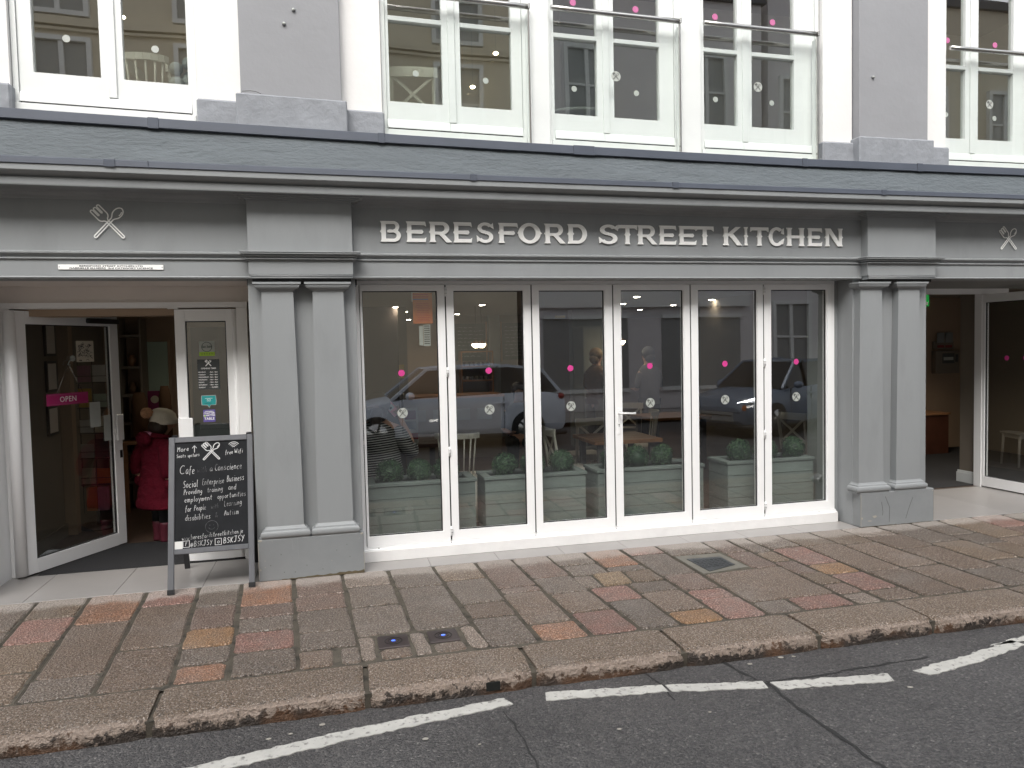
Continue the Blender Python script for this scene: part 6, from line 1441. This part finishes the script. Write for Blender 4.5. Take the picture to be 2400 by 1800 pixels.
far_building('end_house', 15.7, 32, -12.6, 11.5, 'cream_render', 'long cream house mirrored in the far right upstairs window', 6, (1.0, 4.2, 7.2), False)
def car(name, loc, rz, paint, label, L_=4.35, Wd=1.82, Ht=1.6, suv=True, lit=False):
    """origin at ground centre, nose towards -x; near side is +y"""
    e = empty(name, loc, rz, label, 'car'); h2 = Wd/2
    # body: loft of cross sections along x
    def body(mb, prof, m, inset=.0, zmin=.0):
        """prof list of (x, zlow, zbelt/top, halfwidth)"""
        V = []; F = []
        for (x, zl, zt, w) in prof:
            w -= inset; V += [(x, -w*.94, zl), (x, -w, zl+.16), (x, -w, zl+(zt-zl)*.62), (x, -w*.93, zt-.02), (x, -w*.55, zt+.015), (x, w*.55, zt+.015), (x, w*.93, zt-.02), (x, w, zl+(zt-zl)*.62), (x, w, zl+.16), (x, w*.94, zl)]
        n = 10
        for i in range(len(prof)-1):
            for k in range(n): F.append((i*n+k, i*n+(k+1) % n, (i+1)*n+(k+1) % n, (i+1)*n+k))
        F += [tuple(range(n))[::-1], tuple((len(prof)-1)*n+k for k in range(n))]; mb.add(V, F, m, False)
    f, r_ = -L_/2, L_/2; belt = Ht*.62
    mb = MB(); body(mb, [(f, .34, .58, h2*.72), (f+.06, .26, .74, h2*.86), (f+.25, .20, Ht*.50, h2*.96), (f+.9, .19, Ht*.575, h2), (f+1.35, .19, belt, h2), (0, .19, belt+.02, h2), (r_-1.0, .19, belt+.05, h2), (r_-.35, .22, belt+.05, h2*.97), (r_-.08, .28, belt-.02, h2*.9), (r_, .36, belt-.14, h2*.8)], paint); o = mb.build('body', e)
    bv = o.modifiers.new('b', 'BEVEL'); bv.width = .035; bv.segments = 3; bv.limit_method = 'ANGLE'; bv.angle_limit = R(18); nm = evalmesh(o); o.modifiers.clear(); o.data = nm
    for p in nm.polygons: p.use_smooth = True
    mb = MB()     # glasshouse
    gp = [(f+1.12, belt-.02, h2*.90), (f+1.80, Ht-.06, h2*.70), (r_-1.15, Ht-.02, h2*.72), (r_-.45, Ht-.12, h2*.70), (r_-.12, belt+.03, h2*.86)]
    V = []; F = []
    for (x, z, w) in gp: V += [(x, -w, z), (x, w, z)]
    V += [(f+1.12, -h2*.93, belt-.02), (f+1.12, h2*.93, belt-.02), (r_-.12, -h2*.9, belt+.0), (r_-.12, h2*.9, belt+.0)]
    # sides
    mb.add(V, [(0, 2, 4, 6, 8)], 'car_glass'); mb.add(V, [(1, 3, 5, 7, 9)], 'car_glass'); mb.add(V, [(0, 1, 3, 2)], 'car_glass'); mb.add(V, [(6, 7, 9, 8)], 'car_glass'); mb.build('windows', e)
    mb = MB(); mb.add(V, [(2, 3, 5, 4), (4, 5, 7, 6)], paint)
    for s_ in (-1, 1):
        pts = [Vector((x, s_*(w+.004), z)) for (x, z, w) in gp]
        for i in range(4): mb.beam(pts[i], pts[i+1], .05, .055, paint)
        for xx in (-.15, .85): mb.beam((xx, s_*h2*.905, belt), (xx+.05, s_*h2*.72, Ht-.03), .05, .05, 'black_plastic')
    mb.build('roof', e)
    for s_ in (-1, 1):
        mb = MB(); mb.ball((f+1.45, s_*(h2+.07), belt+.05), .11, paint, 12, (.8, 1, .7)); mb.build('wing_mirror', e)
        for xx in (-.20, .82): mb = MB(); mb.box((xx, s_*(h2+.015), belt-.16), (xx+.2, s_*(h2-.01), belt-.12), paint, .01); mb.build('door_handle', e)
        mb = MB()
        for xx in (f+1.30, -.12, .98): mb.box((xx, s_*(h2+.002), .32), (xx+.008, s_*(h2-.02), belt-.02), 'seam_black')
        mb.build('door_seam', e)
        mb = MB(); mb.ball((f+.22, s_*h2*.74, Ht*.46), .17, 'headlamp', 14, (.9, .95, .42)); mb.build('headlight', e)
        if lit and s_ > 0:
            mb = MB(); mb.tube([(f+.055, s_*h2*.60, Ht*.445), (f+.07, s_*h2*.80, Ht*.47), (f+.16, s_*h2*.93, Ht*.50), (f+.30, s_*h2*.97, Ht*.52)], .018, 'headlamp_on', 8); mb.build('running_light', e)
        mb = MB(); mb.ball((f+.10, s_*h2*.78, Ht*.38), .085, 'indicator' if lit and s_ < 0 else 'orange_paper', 10, (1, .9, 1.1)); mb.build('indicator', e)
        mb = MB(); mb.ball((r_-.10, s_*h2*.80, belt-.06), .15, 'tail_red', 12, (.5, .9, .45)); mb.build('rear_light', e)
        for xx in (f+.83, r_-.80):
            wq = empty('wheel', (xx, s_*(h2-.09), .33)); wq.parent = e
            mb = MB(); mb.tube([(0, -.11, 0), (0, -.09, 0), (0, .09, 0), (0, .11, 0)], [.29, .33, .33, .29], 'rubber', 26); mb.build('tyre', wq)
            mb = MB(); mb.tube([(0, -.115, 0), (0, .115, 0)], .20, 'steel', 20)
            for k in range(5): a_ = 2*math.pi*k/5; mb.beam((0, s_*.118, 0), (.2*math.cos(a_), s_*.118, .2*math.sin(a_)), .045, .012, 'frost_dark', (0, 1, 0))
            mb.build('rim', wq)
    mb = MB(); mb.box((f-.012, -h2*.55, .30), (f+.05, h2*.55, .50), 'opp_dark', .02); mb.box((f-.02, -h2*.5, .42), (f-.005, h2*.5, .44), 'chrome'); mb.build('grille', e)
    mb = MB(); mb.box((f+.02, -h2*.99, .17), (r_-.02, h2*.99, .26), 'black_plastic', .03); mb.build('sill', e)
    return e
car('parked_car', (2.0, -8.35, -.1), 0, 'car_blue', 'pale blue estate car parked opposite, mirrored in the first three glass doors', 4.5, 1.85, 1.56)
car('parked_car', (9.3, -8.15, -.1), R(-22), 'car_grey', 'dark slate blue hatchback opposite with a lit orange indicator, mirrored on the right', 4.3, 1.8, 1.52, lit=True)
